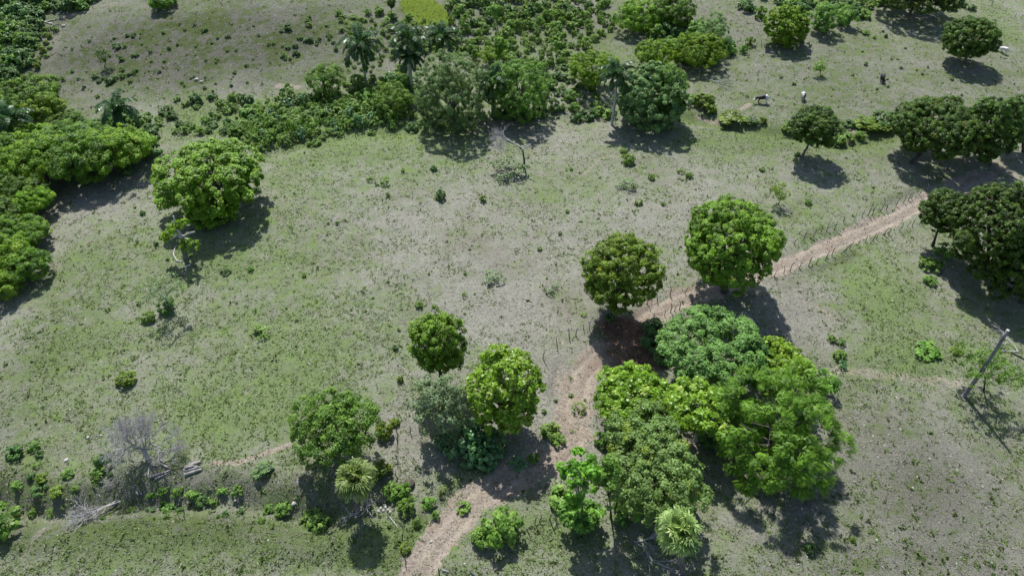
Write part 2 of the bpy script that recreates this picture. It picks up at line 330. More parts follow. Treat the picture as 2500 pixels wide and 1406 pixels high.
# ------------------------------------------------------------------ ground cover: tufts and little weeds (nobody could count them)
def cover_stuff(name, mat, n, size, hgt, seed, dens, label, blades=4, lift=.4):
    rng = np.random.default_rng(seed)
    Y = 22 + 162 * rng.random(n * 3) ** 1.25; X = (rng.random(n * 3) * 2 - 1) * (Y * .78 + 32)
    k = dens(X, Y) > rng.random(n * 3); X, Y = X[k][:n], Y[k][:n]; Z = Hg(X, Y); m = len(X)
    s = size * (.5 + rng.random(m) ** 2 * 1.3); tt = rng.random(m)
    acc = Acc(); Pt = np.stack([X, Y, Z], -1)
    for b in range(blades):
        d = rdir(rng, m); d[:, 2] = np.abs(d[:, 2]) * lift + .15; d = nrm(d); nn = nrm(np.cross(d, rdir(rng, m)))
        nn[nn[:, 2] < 0] *= -1
        L = s * (.7 + .6 * rng.random(m)); off = d * L[:, None] * .5 + np.concatenate([rng.normal(size=(m, 2)) * s[:, None] * .35, np.zeros((m, 1))], 1)
        off[:, 2] = np.abs(off[:, 2]) + s * .02
        leaves(acc, Pt + off, nn, d, L, L * hgt, np.clip(tt + rng.normal(size=m) * .15, 0, 1))
    put(name, acc.mesh(name, mat), kind='stuff', label=label)
def clear_(X, Y): return 1 - np.clip(samp(dirt, X, Y), 0, 1) * .9
M['tuft'] = leaf_mat('tuft', (.12, .18, .055), (.22, .30, .115), None, .9, .35, .1, .8)
M['tuft_dark'] = leaf_mat('weed_tuft', (.065, .105, .03), (.14, .20, .055), None, .9, .35, .1, .8)
M['straw'] = leaf_mat('straw', (.17, .16, .135), (.38, .36, .31), None, .9, .25, .1, .9)
cover_stuff('green_grass', M['tuft'], 135000, .17, .5, 1, lambda X, Y: clear_(X, Y) * (1 - .6 * samp(gray_vignette, X, Y).clip(0, 1)) * sstep(.38, .62, fbm(X, Y, 2.2, 3, 11) * .7 + vnoise(X, Y, .5, 3) * .3 + samp(green, X, Y) * .3), 'short green grass tufts over the pasture', 3)
cover_stuff('dry_grass', M['straw'], 112000, .2, .22, 2, lambda X, Y: .6 * sstep(.75, .3, samp(green, X, Y)) * (1 - .5 * samp(dirt, X, Y).clip(0, 1)), 'dry straw-coloured grass litter over the pasture', 3)
cover_stuff('weeds', M['tuft_dark'], 15000, .22, .7, 3, lambda X, Y: clear_(X, Y) * (.12 + .8 * samp(gray_vignette, X, Y).clip(0, 1)) * sstep(.42, .66, fbm(X, Y, 3, 3, 15) * .6 + vnoise(X, Y, .6, 8) * .4 + .06 * samp(green, X, Y)), 'low dark weeds dotted over the grass', 5, .8)

# ------------------------------------------------------------------ trees
def crown(rng, C, Rr, nb=14, br=.42, ncl=260, cr=.8, lpc=60, leaf=.34, asp=.6, zmin=-.5, up=.35, jit=.55, spray=False, inner=.12, flat=1., flushp=.06, droop=0., acc=None, squash=0):
    """leaf clumps gathered on boughs; returns (acc, bough centres)"""
    acc = acc or Acc(); C = np.asarray(C, float); Rr = np.asarray(Rr, float)
    k = np.arange(nb) + .5; z = 1 - (1 - zmin) * k / nb; ph = k * 2.39996 + rng.random() * 6
    r = np.sqrt(np.maximum(0, 1 - z * z)); D = np.stack([r * np.cos(ph), r * np.sin(ph), z], -1) + rng.normal(size=(nb, 3)) * (.13 if nb < 30 else .06)
    fr = (1 - br) * (.9 + .22 * rng.random(nb)); bc = D * fr[:, None]; bR = br * (.8 + .45 * rng.random(nb))
    if squash: bc[:, 2] *= 1 - squash
    # candidates over the bough surfaces
    m = ncl * 7; bi = rng.integers(0, nb, m); d = rdir(rng, m); d[:, 2] *= flat; pt = bc[bi] + d * bR[bi][:, None]
    ok = np.ones(m, bool)
    for j in range(nb):
        dd = np.linalg.norm(pt - bc[j], axis=1); ok &= (dd > bR[j] * .86) | (bi == j)
    ok |= rng.random(m) < inner
    ok &= pt[:, 2] > zmin - .1
    pt = pt[ok][:ncl]; d = nrm(d[ok][:ncl] + .6 * nrm(pt)); m = len(pt)
    cp = C + pt * Rr; cn = nrm(d + np.array([0, 0, up])); crr = cr * (.65 + .7 * rng.random(m)); ct = rng.random(m) * .75 + .05
    ct[rng.random(m) < flushp] = .99
    i = np.repeat(np.arange(m), lpc); e = rdir(rng, len(i)); e = nrm(e + cn[i] * .9)
    rad = crr[i] * (.45 + .6 * rng.random(len(i))); q = cp[i] + e * rad[:, None] * np.array([1, 1, .8])
    tint = ct[i] + rng.normal(size=len(i)) * .10; tint = np.where(ct[i] > .9, .93 + .07 * rng.random(len(i)), np.clip(tint, 0, .86))
    nn = nrm(e * .8 + rdir(rng, len(i)) * jit + np.array([0, 0, up]))
    if not spray:
        T = rdir(rng, len(i)); T[:, 2] -= droop
        leaves(acc, q, nn, T, leaf * (.7 + .6 * rng.random(len(i))), leaf * asp * (.7 + .6 * rng.random(len(i))), tint)
    else:
        # pinnate sprays: thin leaflets both sides of a drooping axis
        ca = nrm(cn * np.array([1, 1, .35]) + rdir(rng, m) * .35); ax = nrm(ca[i] * .9 + e * .6 + rdir(rng, len(i)) * .45); sd_ = nrm(np.cross(ax, nn)); NL = 6
        for s_ in range(NL):
            u = (s_ + .5) / NL
            for sg in (-1, 1):
                dr_ = nrm(sd_ * sg + ax * .75); pos = q + ax * (leaf * 3.2 * u) - np.array([0, 0, 1]) * (u * u * leaf * .5) + dr_ * leaf * .42
                leaves(acc, pos, nn, dr_, leaf * (1.1 - .5 * u), leaf * asp, tint)
    return acc, C + bc * Rr
def limb(acc, rng, a, b, r0, r1, n=6, wob=.06, seg=7):
    a = np.asarray(a, float); b = np.asarray(b, float); L = np.linalg.norm(b - a); t = np.linspace(0, 1, n)[:, None]
    p = a + (b - a) * t + np.cumsum(rng.normal(size=(n, 3)), 0) * wob * L / n * np.sin(t * math.pi)
    p[:, 2] += np.sin(t[:, 0] * math.pi) * L * .05
    tube(acc, p, r0 + (r1 - r0) * t[:, 0] ** .8, seg, rng.random()); return p
def trunk_mesh(rng, top, boughs, r, fork=.45, wob=.06):
    """tapered trunk from the origin, forking into limbs that reach the boughs"""
    acc = Acc(); f = np.array(top) * fork; f[0] += rng.normal() * .2; f[1] += rng.normal() * .2
    n = 7; t = np.linspace(0, 1, n)[:, None]; p = f * t + rng.normal(size=(n, 3)) * .06 * r * 3 * np.sin(t * math.pi); p[0, 2] = -.5
    rr = r * (1.0 - .35 * t[:, 0]); rr[0] = r * 1.7; rr[1] = r * 1.15
    tube(acc, p, rr, 9, .4)
    for b in boughs:
        s = f * (1 - .12 * rng.random()); lp = limb(acc, rng, s, b, r * .48, r * .07, 6, wob, 6)
        for _ in range(3):
            k = rng.integers(2, 5); e = lp[k] + rdir(rng, 1)[0] * np.linalg.norm(b - s) * .28 + np.array([0, 0, .3]); limb(acc, rng, lp[k], e, r * .16, r * .03, 4, .1, 5)
    return acc
def tree(name, label, cat, kind, cx, cy, wpx, hpx, base=None, hc=None, mat='mid', bark='bark', seed=1, group=None, r=.3, dy=0., **kw):
    """cx,cy,wpx,hpx: the crown as seen; base: where the trunk meets the ground (else hc: height of the crown's centre)"""
    rng = np.random.default_rng(seed)
    d = ray(cx, cy)
    if base is None:
        t = CAMZ / -d[2]
        for _ in range(12): t = (CAMZ - hc - float(Hg(d[0] * t, d[1] * t)[0])) / -d[2]
        C = np.array([d[0] * t, d[1] * t, CAMZ + d[2] * t]); b = np.array([C[0] + rng.normal() * .3, C[1] + .3, 0]); b[2] = Hg(b[0], b[1])[0]
    else:
        b = P(*base); t = (b[1] + dy) / d[1]; C = np.array([d[0] * t, d[1] * t, CAMZ + d[2] * t])
    dep = depth_of(C); rx = wpx / 2 * dep / FPX; ang = math.atan2(CAMZ - C[2], C[1]); hh = hpx / 2 * dep / FPX
    ry = rx; rz = math.sqrt(max((hh / math.cos(ang)) ** 2 - (ry * math.tan(ang)) ** 2, (rx * .42) ** 2))
    rz = min(rz, rx * 1.6, max(C[2] - b[2], .5) * 1.12)
    root = empty(name, tuple(b), label=label, category=cat)
    if group: root['group'] = group
    k = dict(KINDS[kind]); k.update(kw)
    sc_ = k.pop('fit', .88)
    area = rx * max(rx, rz); cr_ = k.get('cr', .8)
    if 'ncl' not in k: k['ncl'] = int(np.clip(k.pop('dens', 5.2) * area / (cr_ ** 2), 30, 2200))
    else: k.pop('dens', None)
    acc, bc = crown(rng, C - b, (rx * sc_, ry * sc_, rz * sc_), **k)
    put('crown', acc.mesh('crown', M[mat]), root)
    if k.get('limbs', True):
        put('trunk', trunk_mesh(rng, C - b, bc[:12], r).mesh('trunk', M[bark], True), root)
    return root
KINDS = {
    'mango': dict(nb=70, br=.18, cr=.46, lpc=64, leaf=.2, asp=.9, zmin=-.97, jit=.34, dens=9.0, inner=.05, fit=.97, up=.45),
    'open_mango': dict(nb=50, br=.20, cr=.46, lpc=60, leaf=.2, asp=.9, zmin=-.85, jit=.36, dens=8.0, inner=.05, fit=.97, up=.45),
    'broad': dict(nb=30, br=.27, cr=.52, lpc=36, leaf=.31, asp=.95, zmin=-.92, jit=.8, dens=6.4, inner=.12, up=.6, fit=.98),
    'feather': dict(nb=34, br=.28, cr=.6, lpc=34, leaf=.17, asp=.42, zmin=-.95, jit=.25, dens=3.6, spray=True, inner=.08, up=.5, fit=.93),
    'umbrella': dict(nb=34, br=.26, cr=.55, lpc=70, leaf=.22, asp=.85, zmin=-.6, jit=.4, dens=6.0, inner=.04, up=.7, fit=.97),
    'small': dict(nb=34, br=.27, cr=.52, lpc=66, leaf=.21, asp=.8, zmin=-.95, jit=.6, dens=5.2, inner=.1, fit=.98),
    'loose': dict(nb=26, br=.30, cr=.6, lpc=56, leaf=.23, asp=.8, zmin=-.95, jit=.6, dens=5.6, inner=.12, fit=.97),
    'spread': dict(nb=40, br=.22, cr=.62, lpc=56, leaf=.34, asp=.8, zmin=-.95, jit=.4, dens=5.0, flat=.6, up=1.0, inner=.08, fit=.97),
    'wood': dict(nb=36, br=.27, cr=.65, lpc=90, leaf=.22, asp=.8, zmin=-.8, jit=.5, dens=6.0, up=.5, fit=1.0),
    'light': dict(nb=12, br=.34, cr=.5, lpc=34, leaf=.2, asp=.7, zmin=-.6, jit=.8, dens=4.0, inner=.1, fit=.98),
}
T = tree
T('mango_tree', 'large bright green mango tree with a dense round crown beside the dirt track', 'tree', 'mango', 1790, 594, 240, 222, (1770, 712), None, 'mango', 'bark_dark', 11, r=.42)
T('mango_tree', 'round mango tree flecked with orange leaves, pale forked trunk at the bend of the track', 'tree', 'open_mango', 1520, 662, 194, 186, (1487, 766), None, 'mango_warm', 'bark', 12, r=.36)
T('mango_tree', 'small egg-shaped mango tree with one orange patch, alone above the bushes left of the track', 'tree', 'mango', 1071, 838, 130, 150, (1078, 940), None, 'mango', 'bark_dark', 13, r=.28, flushp=.03)
T('broadleaf_tree', 'glossy yellow-green broadleaf tree with a ragged top between the small mango and the dirt track', 'tree', 'broad', 1230, 950, 185, 205, (1232, 1046), None, 'broad', 'bark', 14, r=.25)
T('pale_tree', 'pale grey-green wispy tree with bare grey twigs below the small egg-shaped mango', 'tree', 'loose', 1072, 985, 124, 135, (1080, 1062), None, 'pale', 'bark', 15, r=.14)
T('leafy_tree', 'rounded mid green tree standing behind the left fan palm at the end of the footpath', 'tree', 'small', 815, 1040, 208, 185, (820, 1114), None, 'mid', 'bark', 16, r=.26)
T('umbrella_tree', 'flat-domed blue-green tree at the back of the big clump right of the track', 'tree', 'umbrella', 1745, 848, 262, 195, (1752, 930), None, 'round', 'bark', 17, r=.3)
T('broadleaf_tree', 'yellow-green broadleaf tree with a jagged top on the left of the big clump', 'tree', 'broad', 1550, 965, 185, 130, None, 4.6, 'broad', 'bark', 18, r=.2)
T('broadleaf_tree', 'yellow-green broadleaf tree with grey forked branches, in the middle of the big clump', 'tree', 'broad', 1700, 990, 150, 95, (1700, 1075), None, 'broad', 'twig', 19, r=.2, zmin=-.2)
T('feathery_tree', 'largest bright green feathery tree, fine drooping sprays over the front right of the big clump', 'tree', 'feather', 1893, 1045, 320, 330, (1886, 1118), None, 'bright', 'bark', 20, r=.4)
T('broadleaf_tree', 'light yellow-green broadleaf tree behind the feathery tree', 'tree', 'broad', 1905, 900, 170, 95, None, 5.0, 'broad', 'bark', 21, r=.2)
T('leafy_tree', 'olive green tree with fine leaves above the right fan palm', 'tree', 'small', 1600, 1165, 245, 190, (1605, 1238), None, 'olive', 'bark_dark', 22, r=.26)
T('leafy_tree', 'olive tree with mustard-coloured vine patches, between the yellow-green broadleaf trees and the fan palm', 'tree', 'small', 1580, 1050, 200, 110, None, 5.0, 'olive', 'bark_dark', 23, r=.2, flushp=.16)
T('slender_tree', 'slender tree with patchy light green foliage down its whole trunk, left of the olive tree', 'tree', 'loose', 1415, 1165, 95, 170, (1418, 1270), None, 'bright', 'bark', 24, r=.13, leaf=.34, dens=3.0, zmin=-.9)
T('slender_tree', 'thin dark-stemmed young tree leaning between the slender tree and the olive tree', 'tree', 'loose', 1480, 1160, 50, 75, (1492, 1262), None, 'mid', 'bark_dark', 25, r=.1, leaf=.3)
T('bushy_tree', 'low bright green bushy tree at the foot of the slender tree', 'tree', 'broad', 1415, 1252, 90, 75, None, 1.9, 'mid', 'bark', 26, r=.1, cr=.5)
T('spreading_tree', 'wide spreading yellow-green tree in layers, alone on the left side of the pasture', 'tree', 'spread', 514, 428, 255, 195, (540, 505), None, 'spread', 'bark', 27, r=.4)
T('broadleaf_tree', 'broad leaning tree with deep green trailing leaves at the foot of the spreading tree', 'tree', 'spread', 515, 515, 120, 70, None, 1.6, 'mango', 'bark', 28, r=.2)
# tree belt across the middle of the view
T('grey_green_tree', 'tall grey-green tree with fine drooping foliage, largest of the left part of the tree belt', 'tree', 'small', 1100, 225, 190, 200, (1110, 305), None, 'grey', 'bark', 31, r=.35)
T('leafy_tree', 'mid green tree beside the short palm in the tree belt', 'tree', 'small', 1262, 218, 165, 145, (1262, 283), None, 'mid', 'bark', 32, r=.3)
T('bushy_tree', 'low yellow-green bush-like tree at the left foot of the grey-green tree', 'tree', 'small', 955, 240, 95, 110, None, 2.6, 'shrub', 'bark', 33, r=.15)
T('leafy_tree', 'huge leafy green tree with drooping twig ends, right behind the palm with the white trunk', 'tree', 'small', 1594, 240, 176, 205, (1600, 300), None, 'grey', 'bark', 34, r=.4, leaf=.32)
T('leafy_tree', 'dull green round tree at the right edge of the tree belt', 'tree', 'small', 1635, 225, 90, 130, (1640, 300), None, 'mid', 'bark', 35, r=.25)
T('yellow_tree', 'yellow-green feathery tree behind the huge leafy tree', 'tree', 'small', 1450, 165, 120, 80, None, 4, 'spread', 'bark', 36, r=.2, dens=4)
T('yellow_tree', 'yellow-green low tree row end, beside the dark shade above the cow pasture', 'tree', 'small', 1705, 120, 130, 75, None, 3.2, 'spread', 'bark', 37, r=.2)
T('yellow_tree', 'flat yellow-green tree just above the huge leafy tree', 'tree', 'small', 1600, 125, 100, 45, None, 3, 'spread', 'bark', 38, r=.2, dens=4)
T('grey_green_tree', 'grey tree with bare twigs left of the grazing field near the top', 'tree', 'loose', 1735, 80, 90, 80, None, 3.6, 'grey', 'bark', 39, r=.18, dens=3)
T('leafy_tree', 'bright green tree at the top edge, right of the shrub plantation', 'tree', 'wood', 1555, 40, 95, 75, None, 3.5, 'spread', 'bark', 40, r=.2)
T('leafy_tree', 'dark green tree at the top edge above the yellow-green tree row', 'tree', 'wood', 1640, 25, 110, 80, None, 3.5, 'wood', 'bark', 41, r=.2)
T('round_tree', 'round bright green tree casting an oval shadow near the top of the cow pasture', 'tree', 'small', 1922, 60, 108, 85, (1925, 104), None, 'spread', 'bark', 42, r=.3, leaf=.3)
T('round_tree', 'dark rounded tree just right of the round bright green tree near the top', 'tree', 'wood', 2015, 48, 70, 65, (2018, 80), None, 'mid', 'bark', 43, r=.25)
T('round_tree', 'small dark tree beside the dark rounded tree at the hedge near the top', 'tree', 'wood', 2068, 42, 45, 50, (2070, 64), None, 'mid', 'bark', 44, r=.2)
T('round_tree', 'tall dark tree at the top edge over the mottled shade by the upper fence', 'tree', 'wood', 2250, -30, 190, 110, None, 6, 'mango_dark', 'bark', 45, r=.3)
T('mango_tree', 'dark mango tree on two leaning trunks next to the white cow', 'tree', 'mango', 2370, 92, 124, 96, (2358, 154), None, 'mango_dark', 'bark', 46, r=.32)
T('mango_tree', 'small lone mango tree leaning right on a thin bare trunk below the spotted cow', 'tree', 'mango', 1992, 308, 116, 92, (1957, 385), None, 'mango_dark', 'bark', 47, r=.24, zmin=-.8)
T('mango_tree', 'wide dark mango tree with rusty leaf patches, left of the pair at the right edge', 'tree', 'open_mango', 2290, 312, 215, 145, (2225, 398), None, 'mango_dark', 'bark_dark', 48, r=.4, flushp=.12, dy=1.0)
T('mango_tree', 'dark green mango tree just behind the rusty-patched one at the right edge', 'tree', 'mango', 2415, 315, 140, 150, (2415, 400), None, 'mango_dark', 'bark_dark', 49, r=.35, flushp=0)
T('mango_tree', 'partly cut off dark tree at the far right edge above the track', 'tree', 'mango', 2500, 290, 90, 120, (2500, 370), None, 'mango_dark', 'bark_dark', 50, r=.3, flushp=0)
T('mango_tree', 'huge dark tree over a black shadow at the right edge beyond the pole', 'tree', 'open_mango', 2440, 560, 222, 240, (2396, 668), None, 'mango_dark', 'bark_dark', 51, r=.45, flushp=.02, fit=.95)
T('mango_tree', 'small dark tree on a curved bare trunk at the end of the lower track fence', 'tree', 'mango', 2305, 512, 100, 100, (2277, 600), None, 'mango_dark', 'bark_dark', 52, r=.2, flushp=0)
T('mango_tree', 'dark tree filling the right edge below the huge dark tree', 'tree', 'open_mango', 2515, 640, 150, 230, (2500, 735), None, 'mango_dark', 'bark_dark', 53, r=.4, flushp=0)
T('small_tree', 'small open light green tree beside the leaning utility pole', 'tree', 'light', 2415, 893, 150, 105, (2402, 955), None, 'mid', 'bark_dark', 54, r=.1, dens=2.2)
T('small_tree', 'small yellow-green sapling tree behind the large bright mango', 'tree', 'light', 1903, 470, 40, 44, (1900, 500), None, 'shrub_yel', 'bark', 55, r=.08)
T('small_tree', 'small dark tree alone on the far grassy hillside at upper left', 'tree', 'light', 252, 138, 26, 36, (255, 165), None, 'mango_dark', 'bark', 56, r=.1)
T('small_tree', 'low round green sapling in the middle of the cow pasture', 'tree', 'light', 2002, 165, 24, 26, (2003, 186), None, 'shrub', 'bark', 57, r=.08)
T('wispy_tree', 'thin see-through tree with yellow-green wisps on the left of the pasture', 'tree', 'light', 395, 700, 100, 66, (400, 762), None, 'pale', 'twig', 58, r=.08, dens=2.6, lpc=20)
T('young_tree', 'narrow upright tree with two stems above the shrub rows, left of the white-trunked palm', 'tree', 'wood', 1222, 112, 26, 60, None, 4, 'spread', 'bark', 59, r=.12, cr=.5)
T('young_tree', 'light green young tree below the narrow upright tree in the shrub rows', 'tree', 'light', 1200, 135, 60, 40, None, 2, 'spread', 'bark', 60, r=.1, dens=4)
T('grey_green_tree', 'grey-green rounded tree beside the bare soil, left of the leftmost tall palm', 'tree', 'loose', 793, 195, 85, 75, (795, 232), None, 'mid', 'bark', 61, r=.2)
T('dark_tree', 'dark narrow treetop at the top edge left of the yellow grass field', 'tree', 'wood', 955, 8, 14, 55, None, 3, 'mango_dark', 'bark', 62, r=.1, cr=.5)
T('leafy_tree', 'dark low tree at the top edge above the far grassy hillside', 'tree', 'wood', 395, 2, 60, 26, None, 1.6, 'wood', 'bark', 63, r=.1)
# the wood along the left edge: a few prototypes, copied
rngW = np.random.default_rng(77)
def copy_tree(o, **pr):
    c = o.copy(); COL.objects.link(c)
    for ch in o.children:
        d = ch.copy(); COL.objects.link(d); d.parent = c
    for k, v in pr.items(): c[k] = v
    return c
wood_spec = [(60, 235, 150, 90), (105, 262, 90, 70), (20, 270, 110, 80), (150, 355, 170, 100), (60, 345, 130, 80), (240, 360, 140, 100), (290, 395, 165, 115), (215, 415, 150, 95), (330, 375, 100, 70), (120, 420, 150, 100),
             (40, 410, 130, 100), (60, 480, 150, 110), (100, 500, 90, 80), (10, 545, 120, 100), (60, 575, 140, 110), (20, 640, 130, 120), (70, 650, 110, 110), (-30, 600, 120, 160), (15, 700, 90, 90), (-40, 460, 120, 100), (170, 300, 80, 50), (100, 570, 70, 60)]
protos = []
for i, (cx, cy, wp, hp) in enumerate(wood_spec):
    lab = 'broad bushy green tree packed into the wood along the left edge'
    if i < 5:
        o = T('woodland_tree', lab, 'tree', 'wood', cx, cy, wp, hp, None, [4, 3.2, 4, 4.5, 4][i], ['wood', 'spread', 'wood', 'mid', 'spread'][i], 'bark_dark', 80 + i, group='trees of the wood at the left edge', r=.22)
        d = depth_of(np.array(o.location)); protos.append((o, wp / 2 * d / FPX))
    else:
        src, r0 = protos[[0, 3, 2, 1, 4][(i * 3 + i // 4) % 5]]; p = P(cx, cy + hp * .28); d = depth_of(p)
        c = copy_tree(src); c.location = p; c.rotation_euler.z = rngW.random() * 6.28; s = wp / 2 * d / FPX / r0; c.scale = (s, s, s * (.85 + .3 * rngW.random()))

# ------------------------------------------------------------------ shrubs
def bush_mesh(seed, mat, lpc=34, ncl=34, leaf=.22, cr=.32, **k):
    rng = np.random.default_rng(seed); kw = dict(nb=7, br=.5, ncl=ncl, cr=cr, lpc=lpc, leaf=leaf, asp=.85, zmin=-.5, jit=.5, inner=.15, flushp=.04, up=.6); kw.update(k)
    acc, _ = crown(rng, (0, 0, .55), (.85, .85, .7), **kw)
    for _i in range(5): limb(acc, rng, (0, 0, -.1), rdir(rng, 1)[0] * .4 + np.array([0, 0, .6]), .04, .015, 4, .1, 4)
    return acc.mesh('shrub', M[mat])
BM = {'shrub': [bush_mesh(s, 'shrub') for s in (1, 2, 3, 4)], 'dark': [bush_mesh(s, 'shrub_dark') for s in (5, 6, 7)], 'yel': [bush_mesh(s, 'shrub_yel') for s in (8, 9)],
      'open': [bush_mesh(s, 'shrub', 16, 16, .22, .42) for s in (10, 11, 12)], 'rosette': [bush_mesh(s, 'rosette', 26, 34, .26, .22, asp=.45, up=.9) for s in (13, 14)],
      'pale': [bush_mesh(s, 'pale', 22, 22, .16, .34) for s in (15, 16)], 'mid': [bush_mesh(s, 'mid', 26, 26) for s in (17, 18, 19)]}
rngB = np.random.default_rng(5)
def bush(px, py, wpx, label, kind='shrub', tall=1., cat='shrub', name='shrub', group=None):
    p = P(px, py); s = wpx / 2 * 1.12 * depth_of(p) / FPX; L = BM[kind]; me = L[rngB.integers(len(L))]
    o = put(name, me, None, (p[0], p[1], p[2] - .03), rngB.random() * 6.28, (s, s * (.85 + .3 * rngB.random()), s * tall), label=label, category=cat)
    if group: o['group'] = group
    return o
